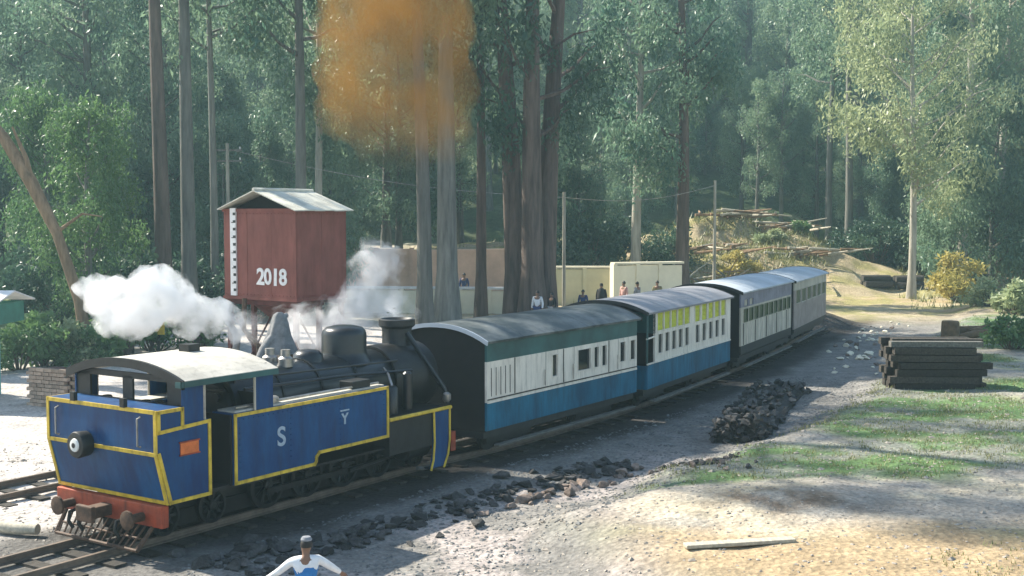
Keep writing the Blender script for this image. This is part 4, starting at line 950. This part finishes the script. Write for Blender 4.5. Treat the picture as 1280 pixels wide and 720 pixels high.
put_bush(BP, 965, 86, 'pale dry shrub halfway up the dirt hill', (1, 1, .6), 4)
for k, (px, d, s) in enumerate([(20, 41, 1), (52, 42, 1.1), (85, 43, 1.0), (118, 43, .9), (150, 45, 1.1), (5, 47, 1.3), (190, 47, 1.2), (250, 48, 1.2)]):
    put_bush((BB + [BP])[k % 3], px, d, 'light green shrub in the hedge row beyond the siding', (s, s, s), k * 1.3, 'shrubs of the hedge row beyond the siding')
for k, (px, d, s) in enumerate([(30, 52, 1.2), (160, 54, 1.3), (250, 60, 1.2), (310, 62, 1.3), (360, 66, 1.4), (70, 58, 1.5), (700, 77, 1.1), (735, 79, 1.2), (830, 82, 1.1), (770, 84, 1.2)]):
    put_bush(BD[k % 2], px, d, 'dark green undergrowth shrub at the foot of the tall trunks', (s, s, s), k * 1.7, 'undergrowth shrubs at the foot of the trunks')
# brush of cut branches at the end of the cream wall
bp_ = empty('brush_pile', tz(at(885, 76))); tag(bp_, 'tangled pile of cut pale branches at the end of the cream wall', 'brush pile')
for k in range(34):
    a = R.uniform(0, 6.3); L_ = R.uniform(1.2, 3.2); x, y, z = R.gauss(0, 1.6), R.gauss(0, .9), R.uniform(.1, 1.6); el = R.uniform(-.3, .8)
    v = Vector((math.cos(a)*math.cos(el), math.sin(a)*math.cos(el), math.sin(el))) * L_ / 2
    c = Vector((x, y, z)); MB().tube([c - v, c + Vector((0, 0, .1)), c + v], [.06, .045, .02], 5).build('branch', R.choice(['timber_pale', 'bark_tan', 'bark_grey']), bp_)
for k, (px, d, lb) in enumerate([(900, 84, 'dark fallen branch heap halfway up the dirt hill'), (940, 80, 'tan fallen branches at the foot of the dirt hill'), (985, 80, 'fallen branches beside the tail of the train'), (930, 89, 'pale fallen branches under the crest of the dirt hill'), (1010, 84, 'brown fallen branches low on the dirt hill'), (970, 90, 'grey fallen branches near the crest of the dirt hill')]):
    e = empty('branch_heap', tz(at(px, d))); tag(e, lb, 'branches')
    for j in range(24):
        a = R.gauss(.3, .7); L_ = R.uniform(1.5, 3.5); c = Vector((R.gauss(0, 1.5), R.gauss(0, 1), R.uniform(.1, .6))); v = Vector((math.cos(a), math.sin(a), R.uniform(-.1, .25))) * L_ / 2
        MB().tube([c - v, c, c + v], [.1, .08, .03], 6).build('branch', R.choice(['timber_brown', 'bark_tan', 'timber_pale', 'timber_pale']), e)
# poles and wires
def pole(px, d, h, label, arms=True):
    p = tz(at(px, d)); e = empty('utility_pole', p); tag(e, label, 'pole')
    MB().tube([(0, 0, -.2), (0, 0, h)], [.11, .08], 10).build('post', 'bark_pale', e, True)
    if arms:
        for z in (h - .35, h - .9):
            a = MB().box(-.75, .75, -.05, .05, z - .05, z + .05).build('crossarm', 'timber_grey', e)
            for x in (-.65, .65): MB().lathe([(.03, z + .05), (.05, z + .1), (.03, z + .18)], 8, x, 0).build('insulator', 'white_paint', a)
    return p + Vector((0, 0, h - .3))
w0 = pole(286, 62, 9.0, 'grey utility pole with crossarms rising behind the red tank')
w1_ = pole(705, 66, 6.6, 'thin pale pole standing by the olive cream wall', False)
w2 = pole(893, 73, 7.4, 'pale pole at the foot of the dirt hill beside the brush pile', False)
for (a, b, lb) in ((w0, w1_, 'thin overhead wire between the crossarm pole and the thin pale pole'), (w1_, w2, 'thin overhead wire between the thin pale pole and the hill pole')):
    pts = [a.lerp(b, i / 12) - Vector((0, 0, .5 * math.sin(math.pi * i / 12))) for i in range(13)]
    tag(MB().tube(pts, .018, 5).build('overhead_wire', 'steel'), lb, 'wire')

# ------------------------------------------------------------------ ground cover
rg = np.random.default_rng(3)
V = []; F = []; Tn = []
for i in range(9000):
    if i < 6500: x, y = rg.uniform(1, 18), rg.uniform(16, 46)
    else: x, y = rg.uniform(5, 30), rg.uniform(38, 75)
    l = lat(x, y); g = 0.5 + 0.5 * fbm(x * .6, y, 4.5, 3, 9)
    if l < 5.3 or g > .55 or (y < 20.0 and g > .40): continue
    z = ground_z(x, y)
    for k in range(9):
        a = rg.uniform(0, 6.28); h = rg.uniform(.025, .085); w = .012; dx, dy = math.cos(a), math.sin(a); ox, oy = rg.normal(0, .09, 2); b = len(V)
        V += [(x + ox - dy*w, y + oy + dx*w, z - .01), (x + ox + dy*w, y + oy - dx*w, z - .01), (x + ox + dx*h*.6, y + oy + dy*h*.6, z + h)]; F.append((b, b+1, b+2)); Tn += [rg.random()] * 3
for i in range(2600):
    x, y = rg.normal(16, 7), rg.normal(84, 6)
    if y < 68 or lat(x, y) > -2 and lat(x, y) < 2.5: continue
    z = ground_z(x, y)
    for k in range(7):
        a = rg.uniform(0, 6.28); h = rg.uniform(.12, .5); w = .035; dx, dy = math.cos(a), math.sin(a); ox, oy = rg.normal(0, .25, 2); b = len(V)
        V += [(x + ox - dy*w, y + oy + dx*w, z - .02), (x + ox + dy*w, y + oy - dx*w, z - .02), (x + ox + dx*h*.6, y + oy + dy*h*.6, z + h)]; F.append((b, b+1, b+2)); Tn += [rg.random()] * 3
gr = bpy.data.meshes.new('grass'); gr.from_pydata(V, [], F); aa = gr.attributes.new('tint', 'FLOAT', 'POINT'); aa.data.foreach_set('value', np.array(Tn, dtype=np.float32)); gr.materials.append(M('grass_blade'))
go = link('grass', gr); tag(go, 'short patchy grass on the bank and dry tufts on the dirt hill', 'grass', kind='stuff')
V = []; F = []
base = [(1, .1, .1), (.1, .9, 0), (-1, .1, .15), (-.1, -.8, .05), (.25, .15, .6), (-.3, -.1, .55), (0, 0, -.5)]; bf = [(0, 1, 4), (1, 5, 4), (1, 2, 5), (2, 3, 5), (3, 4, 5), (3, 0, 4), (1, 0, 6), (2, 1, 6), (3, 2, 6), (0, 3, 6)]
def pebbles(n, f, m, name, label):
    V = []; F = []
    for i in range(n):
        x, y = f(); l = lat(x, y)
        s = rg.uniform(.012, .045) * (2.0 if rg.random() < .05 else 1); z = ground_z(x, y); a = rg.uniform(0, 6.28); b = len(V)
        for v in base:
            q = rg.uniform(.75, 1.25); V.append((x + s*q*(v[0]*math.cos(a) - v[1]*math.sin(a)), y + s*q*(v[0]*math.sin(a) + v[1]*math.cos(a)), z + s*q*v[2]*.8))
        F += [tuple(q + b for q in t_) for t_ in bf]
    me = bpy.data.meshes.new(name); me.from_pydata(V, [], F); me.materials.append(M(m)); o = link(name, me); tag(o, label, name, kind='stuff')
mat('gravel_pale', (0.30, 0.265, 0.225), .95, .45, 2.5, .2); mat('gravel_grey', (.16, .16, .155), .95, .5, 2.5, .2)
def near_track(): 
    s = rg.uniform(-3, 26); t_ = rg.uniform(1.6, 6); P = LO + LU * s + LN * t_; return P.x, P.y
def left_side():
    s = rg.uniform(-4, 12); t_ = rg.uniform(-9, -.9); P = LO + LU * s + LN * t_; return P.x, P.y
pebbles(9000, near_track, 'gravel_grey', 'gravel', 'loose grey gravel between the train and the bank')
def bank_spot():
    while True:
        x, y = rg.uniform(-2, 16), rg.uniform(16, 34)
        if lat(x, y) > 5.5 or (y < 23 and lat(x, y) > 4.0): return x, y
pebbles(5000, bank_spot, 'gravel_pale', 'gravel', 'loose pale pebbles on the bank and the sandy ground')
pebbles(3500, left_side, 'gravel_pale', 'gravel', 'loose pale gravel around the siding')

# ------------------------------------------------------------------ people
J0 = dict(pelvis=(0, 0, .93), spine=(0, -.01, 1.12), chest=(0, 0, 1.3), neck=(0, 0, 1.47), jaw=(0, .02, 1.54), head=(0, .015, 1.61), crown=(0, 0, 1.68),
          ls=(-.19, 0, 1.39), le=(-.25, -.02, 1.12), lw=(-.26, .06, .88), lh=(-.26, .08, .79), rs=(.19, 0, 1.39), re=(.25, -.02, 1.12), rw=(.26, .06, .88), rh=(.26, .08, .79),
          lhip=(-.1, 0, .88), lk=(-.11, .03, .49), la=(-.11, -.01, .08), lt=(-.12, .14, .03), rhip=(.1, 0, .88), rk=(.11, .03, .49), ra=(.11, -.01, .08), rt=(.12, .14, .03))
RAD = dict(pelvis=.125, spine=.115, chest=.135, neck=.052, jaw=.075, head=.088, crown=.06, ls=.062, le=.045, lw=.03, lh=.034, rs=.062, re=.045, rw=.03, rh=.034,
           lhip=.09, lk=.058, la=.04, lt=.036, rhip=.09, rk=.058, ra=.04, rt=.036)
BODY = [('pelvis','spine'),('spine','chest'),('chest','neck'),('neck','jaw'),('jaw','head'),('head','crown'),('chest','ls'),('ls','le'),('le','lw'),('lw','lh'),('chest','rs'),('rs','re'),('re','rw'),('rw','rh'),
        ('pelvis','lhip'),('lhip','lk'),('lk','la'),('la','lt'),('pelvis','rhip'),('rhip','rk'),('rk','ra'),('ra','rt')]
def skin(name, J, edges, grow, m, parent, root, fingers=False):
    idx = {}; vs = []; es = []; rd = []
    for a, b in edges:
        for k in (a, b):
            if k not in idx: idx[k] = len(vs); vs.append(J[k]); rd.append(RAD[k] * (grow.get(k, grow['*'])))
        es.append((idx[a], idx[b]))
    if fingers:
        for s_ in 'lr':
            w, h = Vector(J[s_ + 'w']), Vector(J[s_ + 'h']); d = (h - w).normalized(); sd = d.cross(Vector((0, 1, 0))); sd = sd.normalized() if sd.length > .1 else Vector((1, 0, 0)); pn = d.cross(sd)
            for k, (o_, ln) in enumerate([(-.03, .07), (-.01, .085), (.01, .08), (.03, .06)]):
                b0 = h + sd * o_ + d * .03; i0 = len(vs); vs += [tuple(b0), tuple(b0 + d * ln * .5 + pn * .01), tuple(b0 + d * ln * .8 + pn * .035)]; rd += [.011, .009, .007]; es += [(idx[s_ + 'h'], i0), (i0, i0+1), (i0+1, i0+2)]
            i0 = len(vs); b0 = h + sd * -.035; vs += [tuple(b0), tuple(b0 - sd * .025 + d * .035), tuple(b0 - sd * .03 + d * .06)]; rd += [.012, .011, .008]; es += [(idx[s_ + 'h'], i0), (i0, i0+1), (i0+1, i0+2)]
    me = bpy.data.meshes.new(name); me.from_pydata(vs, es, [])
    o = link(name, me, parent); md = o.modifiers.new('skin', 'SKIN'); md.use_smooth_shade = True
    sv = me.skin_vertices[0].data
    for i, r_ in enumerate(rd): sv[i].radius = (r_, r_)
    for i in range(len(vs)): sv[i].use_root = False
    sv[idx[root]].use_root = True
    sb = o.modifiers.new('sub', 'SUBSURF'); sb.levels = 2; sb.render_levels = 2
    me.materials.append(M(m)); return o
def person(loc, rz, label, shirt, trousers, pose=None, sc=1.0, vest=None, hat=None, fingers=False, robe=None, group=None):
    e = empty('person', loc, rz); e.scale = (sc, sc, sc); tag(e, label, 'person', group)
    J = dict(J0); J.update(pose or {})
    skin('body', J, BODY, {'*': 1.0}, 'skin', e, 'pelvis', fingers)
    T = [('pelvis','spine'),('spine','chest'),('chest','ls'),('ls','le'),('le','lw'),('chest','rs'),('rs','re'),('re','rw')]
    skin('shirt', J, T, {'*': 1.22, 'lw': 1.35, 'rw': 1.35, 'le': 1.3, 're': 1.3}, shirt, e, 'pelvis')
    skin('trousers', J, [('pelvis','lhip'),('lhip','lk'),('lk','la'),('pelvis','rhip'),('rhip','rk'),('rk','ra')], {'*': 1.22, 'la': 1.5, 'ra': 1.5}, trousers, e, 'pelvis')
    if vest: skin('vest', J, [('pelvis','spine'),('spine','chest'),('chest','ls'),('chest','rs')], {'*': 1.36, 'ls': 1.05, 'rs': 1.05}, vest, e, 'pelvis')
    if robe:
        c = Vector(J['chest']); mb = MB(); mb.lathe([(.30, .12), (.27, .5), (.24, .95), (.23, 1.25), (.15, 1.42), (.1, 1.5)], 16); mb.build('robe', robe, e, True)
    hd = Vector(J['head']); hm = MB()
    prof = [(.094 * math.cos(a), .115 * math.sin(a)) for a in np.linspace(-.25, 1.45, 7)]
    h = hm.lathe([(r_, z) for r_, z in prof], 14).build('hair', 'hair', e, True); h.location = hd + Vector((0, -.022, .015))
    if hat:
        k = MB().lathe([(.085, .0), (.088, .02), (.065, .055), (.02, .065)], 14).build('cap', hat, e, True); k.location = hd + Vector((0, -.012, .085))
    return e
P1 = dict(le=(-.42, .05, 1.2), lw=(-.62, .16, 1.06), lh=(-.70, .19, 1.02), re=(.40, .10, 1.22), rw=(.52, .24, 1.1), rh=(.56, .3, 1.05), head=(.01, .03, 1.6), lk=(-.12, .06, .5))
g = lambda x, y: (x, y, ground_z(x, y))
person(g(-2.52, 14.45), .15, 'person in a blue vest and white shirt with arms spread, seen from behind', 'cloth_white', 'cloth_navy', P1, .80, vest='cloth_blue', hat='cloth_grey', fingers=True)
# canvas water hose hung between the tower and the engine
hs = empty('water_hose', (-4.9, 25.2, 0)); tag(hs, 'grey canvas water hose draped over the locomotive below the red tank', 'hose')
rr = random.Random(4)
def drape(prof, cx, cy, lobes, amp, seed):
    mb = MB(); n = 30; vs = []
    for j, (r_, z, dx) in enumerate(prof):
        for k in range(n):
            a_ = 2 * math.pi * k / n; q = r_ * (1 + amp * math.sin(lobes * a_ + seed + j * .25) * min(1, j / 3)); vs.append((cx + dx + q * math.cos(a_), cy + q * .7 * math.sin(a_), z))
    fs = [(i*n+k, i*n+(k+1)%n, (i+1)*n+(k+1)%n, (i+1)*n+k) for i in range(len(prof)-1) for k in range(n)] + [tuple(range(n))]
    return mb.add(vs, fs)
drape([(.05, 3.28, 0), (.13, 3.22, 0), (.18, 3.05, 0), (.24, 2.8, -.02), (.34, 2.55, -.03), (.40, 2.4, -.04)], 0, 0, 6, .12, .4).build('canvas_hood', 'canvas', hs, True)
MB().tube([(-.12, -.1, 2.75), (-.3, -.2, 2.5), (-.42, -.3, 2.2), (-.46, -.4, 1.9), (-.46, -.45, 1.5)], [.1, .1, .085, .08, .08], 10).build('hose_pipe', 'canvas', hs, True)
MB().tube([(.05, -.1, 2.5), (.08, -.12, 2.1), (.08, -.12, 1.5), (.08, -.1, 0)], [.09, .07, .06, .06], 10).build('stand_pipe', 'steel', hs, True)
MB().tube([(.25, 0, 2.55), (.3, -.02, 2.0), (.3, 0, 0)], [.05, .05, .05], 8).build('stand_pipe', 'rusty_iron', hs, True)
MB().tube([(0, 0, 3.2), (-.3, 2.2, 3.0), (-.9, 5.5, 2.75)], [.05, .06, .07], 8).build('feed_pipe', 'canvas', hs, True)
GP = 'people standing by the cream wall'
person(g(*at(752, 63)[:2]), 3.0, 'person in a wide black robe on the platform behind the carriage roofs', 'cloth_black', 'cloth_black', None, 1.0, robe='cloth_black', hat='cloth_black')
person(g(*at(780, 64)[:2]), 2.2, 'person in pink clothes facing the one in grey before the cream wall', 'cloth_pink', 'cloth_pink', None, 1.05)
person(g(*at(797, 64)[:2]), -2.2, 'person in grey clothes facing the one in pink before the cream wall', 'cloth_grey', 'cloth_olive', None, 1.05)
person(g(*at(822, 65)[:2]), 2.8, 'person in olive clothes near the end of the cream wall', 'cloth_olive', 'cloth_navy', None, 1.03)
person(g(*at(729, 60)[:2]), 2.8, 'person in navy clothes before the olive cream wall', 'cloth_navy', 'cloth_navy', None, .92)
person(g(*at(672, 57)[:2]), 2.8, 'person in white shirt by the foot of the great forked tree', 'cloth_white', 'cloth_navy', None, 1.0)
person(g(*at(690, 58)[:2]), 2.4, 'person in black shirt right beside the one in white', 'cloth_black', 'cloth_grey', None, .9)
person(g(*at(580, 72)[:2]), 2.8, 'person in dark clothes between the parapet and the pink wall', 'cloth_navy', 'cloth_black', None, 1.1)

# ------------------------------------------------------------------ steam, smoke and haze
def vol_mat(name, col, dens, nscale, lo, hi, zramp=None, aniso=0.0):
    m = bpy.data.materials.new(name); m.use_nodes = True; t = m.node_tree; t.nodes.clear()
    o = t.nodes.new('ShaderNodeOutputMaterial'); v = t.nodes.new('ShaderNodeVolumePrincipled'); t.links.new(v.outputs[0], o.inputs['Volume'])
    v.inputs['Color'].default_value = (*col, 1); v.inputs['Anisotropy'].default_value = aniso
    tc = t.nodes.new('ShaderNodeTexCoord'); n = t.nodes.new('ShaderNodeTexNoise'); n.inputs['Scale'].default_value = nscale; n.inputs['Detail'].default_value = 4; n.inputs['Roughness'].default_value = .6
    t.links.new(tc.outputs['Object'], n.inputs['Vector'])
    mr = t.nodes.new('ShaderNodeMapRange'); mr.inputs['From Min'].default_value = lo; mr.inputs['From Max'].default_value = hi; mr.inputs['To Min'].default_value = 0; mr.inputs['To Max'].default_value = dens
    t.links.new(n.outputs[0], mr.inputs[0]); out = mr.outputs[0]
    if zramp:
        sx = t.nodes.new('ShaderNodeSeparateXYZ'); t.links.new(tc.outputs['Object'], sx.inputs[0])
        m2 = t.nodes.new('ShaderNodeMapRange'); m2.interpolation_type = 'SMOOTHSTEP'; m2.inputs['From Min'].default_value = zramp[0]; m2.inputs['From Max'].default_value = zramp[1]; m2.inputs['To Min'].default_value = zramp[2]; m2.inputs['To Max'].default_value = 1
        t.links.new(sx.outputs['Z'], m2.inputs[0]); mm = t.nodes.new('ShaderNodeMath'); mm.operation = 'MULTIPLY'; t.links.new(out, mm.inputs[0]); t.links.new(m2.outputs[0], mm.inputs[1]); out = mm.outputs[0]
    t.links.new(out, v.inputs['Density']); return m
tex = bpy.data.textures.new('puff', 'CLOUDS'); tex.noise_scale = .5; tex.noise_depth = 5
def puff(name, spheres, d0, m, label, cat, vox, disp, jit=.4, rs=5):
    r = random.Random(rs); bm = bmesh.new()
    for (px, py, rad, *dd) in spheres:
        d = d0 + r.uniform(-jit, jit) + (dd[0] if dd else 0); z = CAMH - (py - 270) / 1500 * d
        bmesh.ops.create_icosphere(bm, subdivisions=2, radius=rad / 1500 * d, matrix=Matrix.Translation(((px - 640) / 1500 * d, d, z)))
    me = bpy.data.meshes.new(name); bm.to_mesh(me); bm.free(); me.materials.append(m)
    o = link(name, me); tag(o, label, cat)
    a = o.modifiers.new('remesh', 'REMESH'); a.mode = 'VOXEL'; a.voxel_size = vox
    b = o.modifiers.new('disp', 'DISPLACE'); b.texture = tex; b.strength = disp; b.mid_level = .5; b.texture_coords = 'GLOBAL'
    return o
puff('steam_cloud', [(291, 424, 7), (290, 414, 10), (286, 402, 17), (262, 395, 26), (235, 388, 32), (212, 374, 36), (182, 375, 40), (152, 377, 34), (126, 368, 26), (108, 364, 15), (202, 352, 22), (165, 405, 26), (228, 410, 20), (132, 395, 24), (195, 345, 15), (180, 352, 18)],
     27.5, vol_mat('steam_white', (.995, .992, .988), 4.6, 1.9, .38, .62), 'dense white steam cloud billowing behind the locomotive cab', 'steam', .06, .6)
puff('steam_cloud', [(464, 345, 38), (478, 322, 26), (450, 388, 40), (410, 405, 34), (350, 415, 30), (480, 400, 30), (500, 385, 22), (385, 415, 30), (320, 410, 26), (470, 372, 36)],
     31, vol_mat('steam_thin', (.985, .97, .97), 2.2, 1.3, .42, .72), 'thin drifting steam between the locomotive dome and the pink wall', 'steam', .11, 1.0, .8)
puff('smoke_plume', [(497, 385, 11), (496, 360, 13), (495, 335, 15), (496, 308, 17), (497, 282, 20), (500, 252, 24), (512, 222, 30), (475, 178, 40), (550, 165, 44), (515, 180, 44), (440, 140, 44), (430, 90, 40), (470, 110, 70), (545, 110, 58), (450, 45, 60), (530, 40, 70), (490, -40, 100), (520, -130, 120), (560, -240, 130)],
     24.9, vol_mat('smoke_brown', (.46, .26, .07), .95, .8, .34, .66, (6.1, 8.0, .015)), 'thick orange brown smoke plume rising above the locomotive chimney', 'smoke', .14, .5, .3)
hz = bpy.data.materials.new('haze_air'); hz.use_nodes = True; t = hz.node_tree; t.nodes.clear()
o_ = t.nodes.new('ShaderNodeOutputMaterial'); v_ = t.nodes.new('ShaderNodeVolumePrincipled'); v_.inputs['Color'].default_value = (.55, .85, .95, 1); v_.inputs['Density'].default_value = .0008; v_.inputs['Anisotropy'].default_value = .3
t.links.new(v_.outputs[0], o_.inputs['Volume'])
hb = MB().box(-175, 185, -65, 265, -3, 74).build('haze', None); hb.data.materials.append(hz); tag(hb, 'pale blue haze hanging in the air of the forest clearing', 'haze', kind='stuff')
